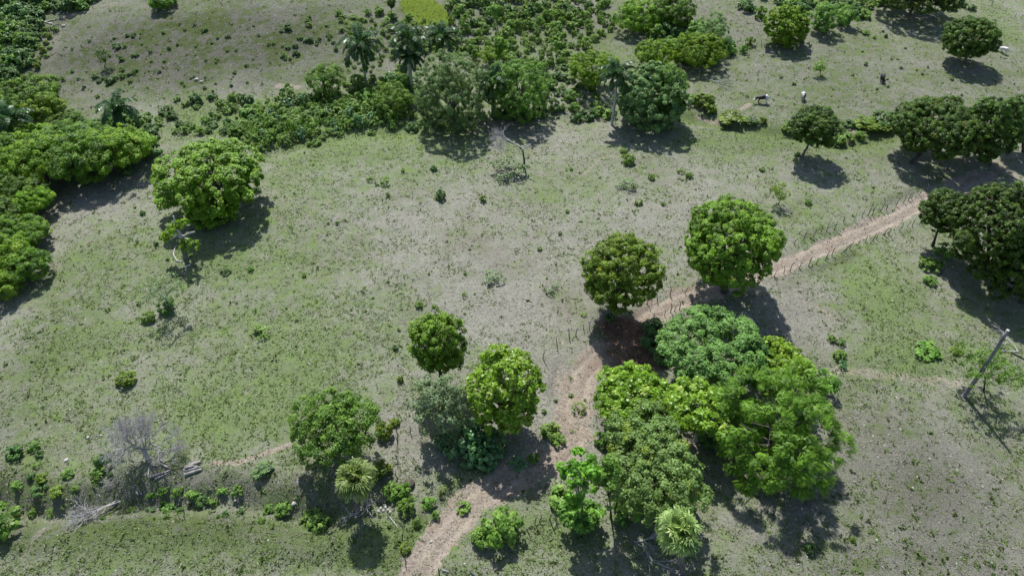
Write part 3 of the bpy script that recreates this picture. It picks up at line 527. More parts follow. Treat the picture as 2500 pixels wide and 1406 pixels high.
for a in (
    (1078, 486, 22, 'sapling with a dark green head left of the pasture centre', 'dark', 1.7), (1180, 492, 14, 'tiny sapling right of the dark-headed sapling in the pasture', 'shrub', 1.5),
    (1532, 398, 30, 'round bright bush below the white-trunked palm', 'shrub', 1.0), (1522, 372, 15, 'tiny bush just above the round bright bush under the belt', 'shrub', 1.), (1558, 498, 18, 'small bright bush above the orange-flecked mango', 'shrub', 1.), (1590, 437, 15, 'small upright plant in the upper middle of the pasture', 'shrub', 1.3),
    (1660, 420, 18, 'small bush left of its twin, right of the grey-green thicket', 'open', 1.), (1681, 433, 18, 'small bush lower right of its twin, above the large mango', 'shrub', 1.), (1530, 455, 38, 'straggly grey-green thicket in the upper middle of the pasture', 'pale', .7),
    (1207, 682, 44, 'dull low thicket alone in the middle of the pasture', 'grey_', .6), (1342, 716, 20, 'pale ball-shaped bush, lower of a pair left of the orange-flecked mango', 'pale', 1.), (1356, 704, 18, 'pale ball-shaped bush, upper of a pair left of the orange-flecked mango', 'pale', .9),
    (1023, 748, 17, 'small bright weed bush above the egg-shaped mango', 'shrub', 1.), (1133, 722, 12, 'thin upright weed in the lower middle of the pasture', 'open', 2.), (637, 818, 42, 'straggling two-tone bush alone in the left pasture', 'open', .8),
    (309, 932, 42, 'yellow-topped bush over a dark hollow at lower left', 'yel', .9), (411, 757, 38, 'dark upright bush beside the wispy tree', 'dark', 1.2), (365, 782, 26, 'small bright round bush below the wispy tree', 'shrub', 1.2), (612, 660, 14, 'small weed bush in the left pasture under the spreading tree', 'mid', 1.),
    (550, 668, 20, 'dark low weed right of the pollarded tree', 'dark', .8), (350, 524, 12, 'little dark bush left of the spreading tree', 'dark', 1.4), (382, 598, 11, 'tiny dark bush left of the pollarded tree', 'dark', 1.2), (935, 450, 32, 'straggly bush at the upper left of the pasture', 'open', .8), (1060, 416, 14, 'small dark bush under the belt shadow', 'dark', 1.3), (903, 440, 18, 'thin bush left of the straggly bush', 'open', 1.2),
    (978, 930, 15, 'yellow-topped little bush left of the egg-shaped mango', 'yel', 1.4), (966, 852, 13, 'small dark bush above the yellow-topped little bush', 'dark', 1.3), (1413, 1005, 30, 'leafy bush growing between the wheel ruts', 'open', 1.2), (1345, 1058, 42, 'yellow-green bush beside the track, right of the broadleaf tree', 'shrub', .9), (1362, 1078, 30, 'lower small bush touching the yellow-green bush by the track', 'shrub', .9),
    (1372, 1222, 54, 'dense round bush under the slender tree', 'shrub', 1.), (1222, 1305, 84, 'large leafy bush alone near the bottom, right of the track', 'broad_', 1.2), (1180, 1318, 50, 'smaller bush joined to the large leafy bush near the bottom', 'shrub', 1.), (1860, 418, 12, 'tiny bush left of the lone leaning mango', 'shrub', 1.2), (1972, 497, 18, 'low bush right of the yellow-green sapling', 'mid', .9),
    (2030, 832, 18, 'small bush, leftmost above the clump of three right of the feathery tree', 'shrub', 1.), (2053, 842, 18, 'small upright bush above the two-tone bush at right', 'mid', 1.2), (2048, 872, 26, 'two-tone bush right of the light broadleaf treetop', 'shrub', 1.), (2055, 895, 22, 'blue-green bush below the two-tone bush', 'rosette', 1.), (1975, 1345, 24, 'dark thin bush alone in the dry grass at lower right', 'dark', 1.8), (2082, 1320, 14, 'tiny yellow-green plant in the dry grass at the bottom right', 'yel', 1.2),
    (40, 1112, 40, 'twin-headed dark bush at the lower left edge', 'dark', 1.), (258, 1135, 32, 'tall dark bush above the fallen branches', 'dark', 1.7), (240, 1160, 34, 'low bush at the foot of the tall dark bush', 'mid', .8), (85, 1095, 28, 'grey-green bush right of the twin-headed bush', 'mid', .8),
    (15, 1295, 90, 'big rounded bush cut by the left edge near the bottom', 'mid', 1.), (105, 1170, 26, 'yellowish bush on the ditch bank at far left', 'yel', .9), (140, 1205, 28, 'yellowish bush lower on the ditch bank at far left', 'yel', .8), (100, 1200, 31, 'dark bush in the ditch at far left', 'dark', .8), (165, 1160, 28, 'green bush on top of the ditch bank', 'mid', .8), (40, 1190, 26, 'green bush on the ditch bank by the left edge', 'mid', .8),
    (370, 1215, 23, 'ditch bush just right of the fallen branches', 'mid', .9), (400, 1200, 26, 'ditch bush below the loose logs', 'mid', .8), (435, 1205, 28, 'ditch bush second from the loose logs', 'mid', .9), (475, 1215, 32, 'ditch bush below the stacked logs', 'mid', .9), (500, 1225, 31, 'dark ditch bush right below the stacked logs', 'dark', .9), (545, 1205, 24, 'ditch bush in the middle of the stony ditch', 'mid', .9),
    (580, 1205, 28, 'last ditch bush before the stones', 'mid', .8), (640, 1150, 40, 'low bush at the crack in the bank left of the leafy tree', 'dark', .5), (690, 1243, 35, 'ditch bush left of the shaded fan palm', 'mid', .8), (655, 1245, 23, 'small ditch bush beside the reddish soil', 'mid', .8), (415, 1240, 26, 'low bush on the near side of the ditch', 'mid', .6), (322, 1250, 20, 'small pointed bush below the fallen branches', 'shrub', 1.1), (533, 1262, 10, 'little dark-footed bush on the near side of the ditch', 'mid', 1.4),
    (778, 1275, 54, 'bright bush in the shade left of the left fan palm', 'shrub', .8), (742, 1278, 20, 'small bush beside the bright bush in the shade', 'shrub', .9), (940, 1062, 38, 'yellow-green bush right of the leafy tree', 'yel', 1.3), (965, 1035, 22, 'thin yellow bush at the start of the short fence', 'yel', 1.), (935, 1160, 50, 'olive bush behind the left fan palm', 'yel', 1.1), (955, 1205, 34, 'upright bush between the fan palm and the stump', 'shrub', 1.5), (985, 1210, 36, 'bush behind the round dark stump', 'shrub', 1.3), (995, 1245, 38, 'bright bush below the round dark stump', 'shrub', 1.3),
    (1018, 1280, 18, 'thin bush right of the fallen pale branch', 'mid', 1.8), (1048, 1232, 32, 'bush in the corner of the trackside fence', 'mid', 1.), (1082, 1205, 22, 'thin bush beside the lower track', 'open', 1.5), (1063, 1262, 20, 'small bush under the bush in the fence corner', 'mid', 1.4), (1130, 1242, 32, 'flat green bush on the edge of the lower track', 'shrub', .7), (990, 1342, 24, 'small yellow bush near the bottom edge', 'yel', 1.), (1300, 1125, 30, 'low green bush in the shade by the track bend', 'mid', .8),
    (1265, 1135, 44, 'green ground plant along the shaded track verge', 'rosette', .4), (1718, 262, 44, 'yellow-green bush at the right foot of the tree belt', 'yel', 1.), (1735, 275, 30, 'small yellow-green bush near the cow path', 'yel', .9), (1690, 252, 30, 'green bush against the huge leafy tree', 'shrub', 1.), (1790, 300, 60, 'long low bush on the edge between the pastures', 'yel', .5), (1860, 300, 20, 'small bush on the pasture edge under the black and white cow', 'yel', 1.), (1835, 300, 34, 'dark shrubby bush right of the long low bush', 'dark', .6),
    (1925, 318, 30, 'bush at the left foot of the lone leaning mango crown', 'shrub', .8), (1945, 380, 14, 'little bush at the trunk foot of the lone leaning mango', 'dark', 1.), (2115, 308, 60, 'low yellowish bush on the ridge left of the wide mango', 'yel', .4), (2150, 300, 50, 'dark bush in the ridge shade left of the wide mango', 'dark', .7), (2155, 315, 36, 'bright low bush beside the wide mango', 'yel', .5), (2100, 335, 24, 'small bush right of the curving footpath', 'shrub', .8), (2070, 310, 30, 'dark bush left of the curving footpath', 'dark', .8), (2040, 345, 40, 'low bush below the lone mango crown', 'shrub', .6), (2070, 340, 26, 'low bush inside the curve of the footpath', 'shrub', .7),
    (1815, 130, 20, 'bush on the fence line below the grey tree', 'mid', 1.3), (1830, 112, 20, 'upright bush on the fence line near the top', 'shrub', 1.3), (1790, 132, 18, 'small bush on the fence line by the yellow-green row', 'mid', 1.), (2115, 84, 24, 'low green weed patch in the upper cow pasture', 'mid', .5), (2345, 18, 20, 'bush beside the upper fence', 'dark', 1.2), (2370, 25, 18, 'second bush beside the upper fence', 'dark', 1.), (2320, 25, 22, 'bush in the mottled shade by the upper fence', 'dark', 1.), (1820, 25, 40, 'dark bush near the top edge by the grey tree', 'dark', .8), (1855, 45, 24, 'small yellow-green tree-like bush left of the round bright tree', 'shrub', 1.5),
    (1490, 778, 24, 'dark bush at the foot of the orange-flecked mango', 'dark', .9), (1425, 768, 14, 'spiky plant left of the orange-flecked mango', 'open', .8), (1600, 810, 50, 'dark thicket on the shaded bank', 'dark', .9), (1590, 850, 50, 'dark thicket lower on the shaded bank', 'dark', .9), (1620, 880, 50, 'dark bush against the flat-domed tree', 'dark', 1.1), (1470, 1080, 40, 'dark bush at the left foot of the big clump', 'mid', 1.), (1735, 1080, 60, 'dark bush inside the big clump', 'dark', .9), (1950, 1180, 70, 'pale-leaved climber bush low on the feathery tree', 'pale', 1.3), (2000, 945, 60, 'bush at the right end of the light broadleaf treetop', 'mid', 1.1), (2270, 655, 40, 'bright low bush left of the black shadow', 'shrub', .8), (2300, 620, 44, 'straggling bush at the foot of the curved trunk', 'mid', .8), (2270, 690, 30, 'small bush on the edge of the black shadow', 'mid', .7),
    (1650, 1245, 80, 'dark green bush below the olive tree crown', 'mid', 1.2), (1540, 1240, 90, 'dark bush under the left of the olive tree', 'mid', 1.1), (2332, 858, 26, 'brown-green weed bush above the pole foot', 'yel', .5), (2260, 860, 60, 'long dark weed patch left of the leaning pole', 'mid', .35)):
    kd = {'grey_': 'pale', 'broad_': 'shrub'}.get(a[4], a[4])
    bush(a[0], a[1], a[2], a[3], kd, a[5])
# clump of rosette-leaved shrubs at the foot of the broadleaf tree
for k, (x, y, s_) in enumerate(((1150, 1085, 62), (1178, 1078, 60), (1205, 1100, 56), (1140, 1128, 62), (1175, 1136, 60), (1102, 1105, 50), (1075, 1085, 40), (1162, 1108, 60), (1200, 1125, 50))):
    bush(x, y, s_, 'blue-green shrub of leaf rosettes in the clump at the foot of the glossy broadleaf tree', 'rosette', 1.7, group='rosette shrubs under the broadleaf tree')
# scattered small shrubs by region
def inpoly(x, y, poly):
    c = False; n = len(poly)
    for i in range(n):
        x1, y1 = poly[i]; x2, y2 = poly[(i + 1) % n]
        if (y1 > y) != (y2 > y) and x < (x2 - x1) * (y - y1) / (y2 - y1) + x1: c = not c
    return c
SCAT = []
def scatter(poly, n, smin, smax, kinds, label, group, seed, name='shrub', gap=.62, clus=0., tall=(.8, 1.2)):
    rng = np.random.default_rng(seed); xs = [p[0] for p in poly]; ys = [p[1] for p in poly]; done = []; tries = 0
    while len(done) < n and tries < n * 60:
        tries += 1; x = rng.uniform(min(xs), max(xs)); y = rng.uniform(min(ys), max(ys))
        if not inpoly(x, y, poly): continue
        if clus and vnoise(x * 1., y * 1.7, 38, seed) < clus: continue
        s = smin + (smax - smin) * rng.random() ** 1.5
        if any(abs(x - a) < (s + c) * .5 * gap and abs(y - b) < (s + c) * .34 * gap for a, b, c in done): continue
        done.append((x, y, s)); SCAT.append((s, x, y, label, kinds[rng.integers(len(kinds))], rng.uniform(*tall), group, name))
scatter([(1100, 5), (1290, -5), (1480, 0), (1500, 60), (1470, 110), (1400, 140), (1350, 210), (1190, 150), (1130, 140), (1100, 90)], 170, 14, 30, ['shrub', 'shrub', 'mid', 'shrub'], 'round green shrub planted in the rows beyond the tree belt', 'shrubs of the plantation beyond the tree belt', 201, 'plantation_shrub', tall=(1.1, 1.6))
scatter([(1150, -5), (1480, -5), (1500, 40), (1330, 60), (1130, 90), (1110, 40)], 44, 15, 28, ['dark', 'mid'], 'dark green round shrub planted near the top edge', 'dark shrubs of the plantation at the top', 202, 'plantation_shrub', tall=(1.1, 1.6))
scatter([(610, 260), (700, 235), (860, 225), (960, 200), (1010, 210), (960, 300), (900, 310), (760, 335), (640, 375), (570, 330)], 190, 14, 32, ['shrub', 'open', 'mid', 'shrub', 'rosette'], 'light green shrub in the tangled strip left of the tree belt', 'shrubs of the strip left of the tree belt', 203, gap=.45, tall=(.9, 1.5))
scatter([(380, 255), (500, 225), (640, 255), (600, 330), (430, 330), (380, 300)], 34, 16, 34, ['mid', 'dark', 'shrub'], 'darker shrub scattered on the slope above the spreading tree', 'shrubs above the spreading tree', 204)
scatter([(1290, 200), (1400, 150), (1450, 200), (1500, 290), (1400, 300), (1320, 280)], 40, 16, 36, ['mid', 'dark', 'shrub'], 'green shrub in the gap between the two big trees of the belt', 'shrubs in the gap of the tree belt', 205)
scatter([(840, 210), (1000, 170), (1010, 300), (920, 300)], 26, 20, 40, ['mid', 'shrub', 'shrub'], 'bushy undergrowth shrub below the tall palms', 'undergrowth below the tall palms', 206)
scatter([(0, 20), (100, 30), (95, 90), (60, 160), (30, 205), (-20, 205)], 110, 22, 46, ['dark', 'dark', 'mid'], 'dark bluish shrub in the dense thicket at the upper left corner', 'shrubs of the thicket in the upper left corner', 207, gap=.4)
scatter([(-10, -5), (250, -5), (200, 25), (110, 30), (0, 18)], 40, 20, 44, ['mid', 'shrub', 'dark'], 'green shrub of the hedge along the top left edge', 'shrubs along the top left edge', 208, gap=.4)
scatter([(110, 60), (140, 70), (100, 200), (50, 205), (60, 160)], 22, 12, 22, ['shrub', 'yel'], 'small yellowish shrub beside the path at the upper left', 'shrubs beside the upper left path', 209)
scatter([(860, 20), (1090, 60), (1080, 120), (960, 170), (830, 100), (820, 40)], 60, 12, 24, ['mid', 'open', 'shrub'], 'low shrub around the yellow field behind the palms', 'shrubs around the yellow field', 210)
scatter([(640, 60), (830, 40), (840, 170), (700, 190)], 26, 9, 20, ['dark', 'mid'], 'small dark shrub on the grey slope left of the palms', 'shrubs on the grey slope left of the palms', 211, clus=.5)
scatter([(140, 110), (700, 30), (800, 60), (600, 230), (150, 290)], 60, 6, 13, ['dark', 'mid'], 'tiny dark shrub on the far grassy hillside', 'tiny shrubs on the far hillside', 212)
scatter([(270, 100), (360, 130), (330, 220), (230, 200)], 14, 10, 22, ['dark', 'mid'], 'shrub on the rocky knoll of the far hillside', 'shrubs on the far rocky knoll', 213)
scatter([(700, 340), (900, 300), (970, 300), (960, 320), (740, 360)], 14, 12, 24, ['mid', 'shrub'], 'low bush along the fence at the top of the pasture', 'bushes along the upper pasture fence', 214)
scatter([(1840, -5), (2200, -5), (2100, 45), (1960, 30)], 40, 20, 40, ['dark', 'mid', 'shrub'], 'leafy shrub of the hedge along the top edge above the cow pasture', 'hedge shrubs above the cow pasture', 215, gap=.5)
scatter([(1650, 160), (1560, 60), (1700, 60), (1800, 130), (1720, 160)], 30, 24, 46, ['mid', 'dark', 'shrub'], 'shrub under the yellow-green tree row', 'shrubs under the yellow-green tree row', 216)
scatter([(1010, 300), (1330, 270), (1340, 300), (1200, 290), (1000, 320)], 16, 16, 34, ['dark', 'mid'], 'dark shrub in the shade at the foot of the tree belt', 'shrubs at the foot of the tree belt', 217)
scatter([(150, 420), (380, 430), (370, 300), (130, 300)], 22, 30, 60, ['mid', 'dark'], 'shrub filling gaps in the left wood', 'shrubs in the left wood', 218)
scatter([(700, 360), (1500, 420), (1900, 440), (1600, 540), (1300, 760), (700, 900), (250, 850), (300, 560)], 60, 6, 13, ['mid', 'shrub', 'open'], 'small green weed standing up from the pasture', 'small weeds in the pasture', 219, name='weed_plant')
scatter([(1720, 110), (2300, 60), (2420, 250), (1800, 250)], 26, 6, 13, ['dark', 'mid'], 'small dark weed among the grazing cows', 'small weeds in the cow pasture', 220, name='weed_plant')
scatter([(60, 1100), (700, 1250), (640, 1290), (40, 1260)], 26, 12, 26, ['mid', 'dark', 'open'], 'small weedy bush along the lower left ditch', 'weedy bushes along the ditch', 221)
scatter([(1260, 900), (1440, 880), (1440, 1060), (1300, 1060)], 8, 8, 16, ['open', 'mid'], 'small weed on the bare soil beside the track', 'weeds on the bare soil', 222, name='weed_plant')

scatter([(560, 290), (640, 250), (860, 215), (1010, 200), (1010, 305), (900, 315), (740, 350), (640, 375)], 260, 8, 14, ['shrub', 'shrub', 'yel', 'open'], '', '', 301, gap=.3)
scatter([(820, 30), (1100, 60), (1180, 170), (1400, 200), (1500, 260), (1340, 280), (1000, 200), (850, 180)], 260, 8, 14, ['shrub', 'yel', 'open', 'mid'], '', '', 302, gap=.3)
SCAT.sort(key=lambda a: -a[0])
NIND = 165; rest = {}
for s_, x, y, lab, kd, tl, grp, nm in SCAT[:NIND]: bush(x, y, s_, lab, kd, tl, group=grp, name=nm)
for s_, x, y, lab, kd, tl, grp, nm in SCAT[NIND:]:
    p = P(x, y); s1 = s_ / 2 * depth_of(p) / FPX; me = BM[kd][rngB.integers(len(BM[kd]))]
    if me.name not in rest: rest[me.name] = (me, Acc(), kd)
    v = np.empty(len(me.vertices) * 3, np.float32); me.vertices.foreach_get('co', v); v = v.reshape(-1, 3)
    f = np.empty(len(me.loops), np.int32); me.loops.foreach_get('vertex_index', f); t_ = np.empty(len(me.polygons), np.float32); me.attributes['tint'].data.foreach_get('value', t_)
    az = rngB.random() * 6.28; c_, n_ = math.cos(az), math.sin(az); v = np.stack([v[:, 0] * c_ - v[:, 1] * n_, v[:, 0] * n_ + v[:, 1] * c_, v[:, 2] * tl], -1) * s1 + p
    rest[me.name][1].add(v, f.reshape(-1, 4), t_ + rngB.normal() * .12)
bykind = {}
for me, acc_, kd in rest.values():
    a = bykind.setdefault(kd, Acc()); a.add(*acc_.data())
for kd, a in bykind.items(): put('scrub', a.mesh('scrub', BM[kd][0].materials[0]), kind='stuff', label='low green scrub and weeds scattered over the slopes and fields')

# ------------------------------------------------------------------ palms
def royal_crown(seed, Lf=4.3, nf=19):
    rng = np.random.default_rng(seed); acc = Acc()
    for i in range(nf):
        az = i * 2.39996 + rng.normal() * .2; el = 1.25 - 1.75 * (i / nf) + rng.normal() * .1; L = Lf * (.85 + .3 * rng.random()); n = 12; p = [np.zeros(3)]
        for k in range(n):
            e = el - 1.75 * (k / n) ** 1.3; p.append(p[-1] + np.array([math.cos(az) * math.cos(e), math.sin(az) * math.cos(e), math.sin(e)]) * L / n)
        p = np.array(p); tube(acc, p, np.linspace(.06, .012, n + 1), 4, .6, False)
        tg = nrm(np.gradient(p, axis=0)); ss = np.linspace(.12, 1, 34); ii = ss * n; a = np.floor(ii).astype(int).clip(0, n - 1); fr = (ii - a)[:, None]
        pp = p[a] * (1 - fr) + p[a + 1] * fr; tt = tg[a]; sid = nrm(np.cross(tt, np.array([0, 0, 1.]) + rng.normal(size=3) * .05)); up_ = nrm(np.cross(sid, tt))
        ll = .75 * np.sin(np.clip(ss * 2.7 + .25, 0, math.pi)) + .25
        for sg in (-1, 1):
            d = nrm(sid * sg + tt * .5 + np.array([0, 0, -.55]) + rng.normal(size=pp.shape) * .12); nn = nrm(np.cross(d, tt) * sg + rng.normal(size=pp.shape) * .1); nn[nn[:, 2] < 0] *= -1
            leaves(acc, pp + d * ll[:, None] * .5, nn, d, ll * 1.15, .25, np.clip(rng.random(len(pp)) * .7 + (.25 if i > nf - 3 else 0) , 0, 1))
    return acc.mesh('crown', M['palm'])
RC = [royal_crown(s) for s in (1, 2, 3)]
def royal_palm(px, py, bx, by, label, seed, s=1., group=None):
    rng = np.random.default_rng(seed); b = P(bx, by); d = ray(px, py); t = b[1] / d[1]; top = np.array([d[0] * t, b[1], CAMZ + d[2] * t]) - b
    root = empty('royal_palm', tuple(b), label=label, category='palm tree')
    if group: root['group'] = group
    a = Acc(); n = 12; t = np.linspace(0, 1, n)[:, None]; p = top * t; p[:, 0] += np.sin(t[:, 0] * math.pi) * top[2] * .012 * rng.normal(); p[0, 2] = -.4
    tube(a, p, np.interp(t[:, 0], [0, .05, .4, .8, 1], [.34, .25, .24, .2, .15]), 9, .5); put('trunk', a.mesh('trunk', M['pbark'], True), root)
    a = Acc(); q = np.array([top, top + np.array([0, 0, .5 * s]), top + np.array([0, 0, .95 * s])]); tube(a, q, [.17, .15, .06], 8, .8); put('crownshaft', a.mesh('crownshaft', M['palm'], True), root)
    put('crown', RC[seed % 3], root, tuple(top + np.array([0, 0, .8 * s])), rng.random() * 6, s)
royal_palm(880, 118, 893, 198, 'tall royal palm with a full dark crown, leftmost of the palms behind the belt', 1, 1.15)
royal_palm(998, 105, 1000, 208, 'tall royal palm in the middle of the three behind the belt', 2, 1.1)
royal_palm(1078, 100, 1082, 175, 'royal palm right of the middle one, near the yellow field', 3, 1.0)
royal_palm(1003, 148, 1005, 222, 'smaller flat-topped palm in front of the middle royal palm', 4, .8)
royal_palm(1203, 205, 1203, 285, 'short palm sunk between two trees of the belt', 5, .95)
royal_palm(1506, 190, 1493, 305, 'royal palm with a long bare white trunk in front of the huge leafy tree', 6, .9)
royal_palm(287, 275, 320, 346, 'palm with a leaning trunk standing out of the left wood', 7, .95)
royal_palm(25, 300, 62, 382, 'palm with a grey leaning trunk at the left edge', 8, .95)
def fan_palm(cx, cy, bx, by, Rf, label, seed):
    rng = np.random.default_rng(seed); b = P(bx, by); d = ray(cx, cy); t = b[1] / d[1]; top = np.array([d[0] * t, b[1], CAMZ + d[2] * t]) - b
    root = empty('fan_palm', tuple(b), label=label, category='palm tree')
    a = Acc(); tube(a, np.array([[0, 0, -.3], top * .5, top]), [.3, .22, .2], 9, .5); put('trunk', a.mesh('trunk', M['bark'], True), root)
    def fans(nf, e0, e1, mat, nm, Rr):
        acc = Acc()
        for i in range(nf):
            az = i * 2.39996 + rng.normal() * .2; el = e0 + (e1 - e0) * (i / nf) ** .9 + rng.normal() * .12; L = Rr * (.42 + .16 * rng.random())
            ax = np.array([math.cos(az) * math.cos(el), math.sin(az) * math.cos(el), math.sin(el)]); c = top + ax * L
            tube(acc, np.array([top, top + ax * L * .5 + np.array([0, 0, .05]), c]), [.03, .025, .02], 4, .9, False)
            sid = nrm(np.cross(ax, np.array([0, 0, 1.]))[None])[0]; nn = np.cross(sid, ax); m = 26; an = np.linspace(-2.4, 2.4, m); tn = rng.random() * .75
            roll = rng.normal() * .5; sid = sid * math.cos(roll) + nn * math.sin(roll); nn = np.cross(sid, ax); fwd = nrm((ax + np.array([0, 0, -.55]))[None])[0]
            dr = nrm(np.cos(an)[:, None] * fwd + np.sin(an)[:, None] * sid * 1.1 + rng.normal(size=(m, 3)) * .06); sl_ = Rr * .5 * (1 - .12 * np.abs(an) / 2) * (.9 + .2 * rng.random(m))
            wn = nrm(np.cross(np.cross(dr, nn), dr) + .25 * nn * ((np.arange(m) % 2) * 2 - 1)[:, None]); leaves(acc, c + dr * (sl_ * .35)[:, None], wn, dr, sl_ * .8, .2 * Rr / 2, np.clip(tn + rng.normal(size=m) * .1, 0, .85))
            tip = c + dr * (sl_ * .68)[:, None]; d2 = nrm(dr * .5 + np.array([0, 0, -1.0]) + rng.normal(size=dr.shape) * .2); w2 = nrm(wn + dr * .8)
            leaves(acc, tip + d2 * (sl_ * .2)[:, None], w2, d2, sl_ * .5, .12 * Rr / 2, np.clip(tn + .15 + rng.normal(size=m) * .1, 0, .9))
        put(nm, acc.mesh(nm, M[mat]), root)
    fans(30, 1.45, -.6, 'fan', 'crown', Rf); fans(12, -.75, -1.4, 'deadfrond', 'dead_skirt', Rf * .9)
fan_palm(868, 1170, 872, 1245, 2.2, 'round-headed fan palm with yellow-green fans, in front of the leafy tree at lower left', 31)
fan_palm(1657, 1296, 1668, 1395, 2.3, 'fan palm with shaggy pale fans and dead skirt at the bottom edge', 32)

# ------------------------------------------------------------------ bare trees and dead wood
def twigs(acc, rng, p, d, L, r, depth, spread=.55, up=.15, nchild=3):
    n = 4; pts = [p]; dd = d.copy()
    for k in range(n): dd = nrm((dd + rng.normal(size=3) * .12 + np.array([0, 0, up * .3]))[None])[0]; pts.append(pts[-1] + dd * L / n)
    tube(acc, np.array(pts), np.linspace(r, r * .62, n + 1), 5 if depth > 1 else 3, rng.random(), False)
    if depth:
        for c in range(nchild):
            k = n if c < 2 else rng.integers(2, n); e = nrm((dd + rng.normal(size=3) * spread)[None])[0]
            twigs(acc, rng, pts[k], e, L * (.68 + .15 * rng.random()), r * .65, depth - 1, spread, up, nchild)
b = P(362, 1120); rng = np.random.default_rng(41); root = empty('bare_tree', tuple(b), label='leafless grey tree with a wide fan of fine twigs above the ditch', category='tree')
a = Acc(); tube(a, [[0, 0, -.3], [.0, 0, .6], [.05, .1, 1.3]], [.3, .22, .2], 8, .5); put('trunk', a.mesh('trunk', M['white'], True), root)
a = Acc()
for az in range(8): twigs(a, rng, np.array([.05, .1, 1.2]), nrm(np.array([[(az - 3.6) * .36, .3 * math.sin(az * 2.1) + .3, 1.1]]))[0], 1.35, .085, 6, .36, .02)
put('branches', a.mesh('branches', M['twig']), root)
def dead_heap(px, py, sizes, label, seed, name='fallen_branch', mat='twig', L=1.4, depth=4, ax=(-.8, -.3, .1), n=4, r=.07):
    b = P(px, py); rng = np.random.default_rng(seed); a = Acc()
    for k in range(n): twigs(a, rng, np.array([rng.normal() * .3 * (n > 2), rng.normal() * .3 * (n > 2), .15]), nrm((np.array(ax) + rng.normal(size=3) * np.array([.35, .35, .05]))[None])[0], L, r, depth, .42, .02)
    v = np.concatenate(a.v); v0 = 0
    for i in range(len(a.v)): a.v[i][:, 2] = np.abs(a.v[i][:, 2]) * sizes
    put(name, a.mesh(name, M[mat]), None, tuple(b), label=label, category='fallen branch')
dead_heap(345, 1205, .7, 'heap of grey fallen twiggy branches across the ditch', 51, L=1.5, ax=(-.6, .35, .12))
dead_heap(290, 1225, .8, 'grey brushwood of a fallen crown below the ditch at lower left', 52, L=1.7, ax=(-.6, -.6, .15), n=5)
dead_heap(365, 1140, .5, 'bleached branch lying between the bare tree and the loose logs', 53, L=.7, depth=2, ax=(-.2, -1, .05), n=1, mat='white', r=.06)
dead_heap(2485, 860, .7, 'pale dead branch at the right edge below the black shadow', 54, L=1.6, depth=3, ax=(-.8, .6, .2), n=2, mat='white', r=.07)
dead_heap(2330, 955, .5, 'thin dead branch lying left of the pole foot', 55, L=1.2, depth=1, ax=(-.9, .1, .02), n=1, r=.04)
dead_heap(1560, 1325, .5, 'bleached dead fronds and branches strewn left of the bottom fan palm', 56, L=1.1, depth=3, ax=(.6, -.2, .05), n=4, mat='white', r=.05)
dead_heap(1590, 1370, .5, 'pale dead branches at the foot of the bottom fan palm', 57, L=1.2, depth=2, ax=(.5, -.6, .05), n=4, mat='white', r=.05)
dead_heap(880, 1255, .6, 'grey dead fronds piled round the foot of the left fan palm', 58, L=1.0, depth=2, ax=(.2, .2, .3), n=8, mat='twig', r=.05)
dead_heap(1700, 350 - 20 + 0, .5, 'grey dead twigs lying at the shaded foot of the huge leafy tree', 59, L=.9, depth=2, n=2) if False else None
dead_heap(1740, 200, .8, 'dark dead boughs lying at the edge of the shade above the spotted cow', 60, L=1.8, depth=3, ax=(.7, -.5, .2), n=3, r=.07)
dead_heap(110, 55, .8, 'whitish fallen branch at the start of the upper left path', 61, L=2, depth=2, ax=(.7, -.5, .2), n=2, mat='white', r=.14)
dead_heap(1665, 1070 - 20, .9, 'grey forked bare boughs among the broadleaf leaves of the big clump', 62, L=1.4, depth=3, ax=(.2, .1, 1), n=3, mat='twig', r=.08)
dead_heap(2200, 275, .8, 'purplish dry brush beside the wide mango', 63, L=1.1, depth=3, ax=(.2, .1, .6), n=2, mat='twig', r=.04)
# dead leaning trunk in the upper pasture
b = P(1280, 412); rng = np.random.default_rng(42); root = empty('dead_tree', tuple(b), label='dead crooked tree bending left with broken white branch ends in the upper pasture', category='tree')
def at(px, py, dy=0.):
    d = ray(px, py); t = (b[1] + dy) / d[1]; return np.array([d[0] * t, d[1] * t, CAMZ + d[2] * t]) - b
a = Acc(); tube(a, [(0, 0, -.3), at(1280, 395), at(1277, 370), at(1268, 358)], [.24, .15, .13, .12], 8, .4); put('trunk', a.mesh('trunk', M['bark_dark'], True), root)
a = Acc(); tube(a, [at(1269, 360), at(1258, 352), at(1246, 345, .5), at(1236, 340, .8)], [.11, .11, .09, .05], 7, .4); tube(a, [at(1273, 366), at(1288, 358, -.3), at(1296, 354, -.5)], [.13, .1, .06], 6, .4)
tube(a, [at(1270, 360), at(1282, 355, .6), at(1295, 352, .9)], [.09, .07, .04], 6, .4); put('limb', a.mesh('limb', M['white'], True), root)
a = Acc()
for k in range(11): twigs(a, rng, at(1238 + k % 3 * 4, 341, .8), nrm(np.array([[-.9, .1 + rng.normal() * .5, rng.normal() * .5]]))[0], 1.15, .035, 4, .45, 0)
put('twig_spray', a.mesh('twig_spray', M['twig']), root)
bush(1240, 425, 70, 'soft pale scrub at the foot of the dead crooked tree', 'pale', .7)
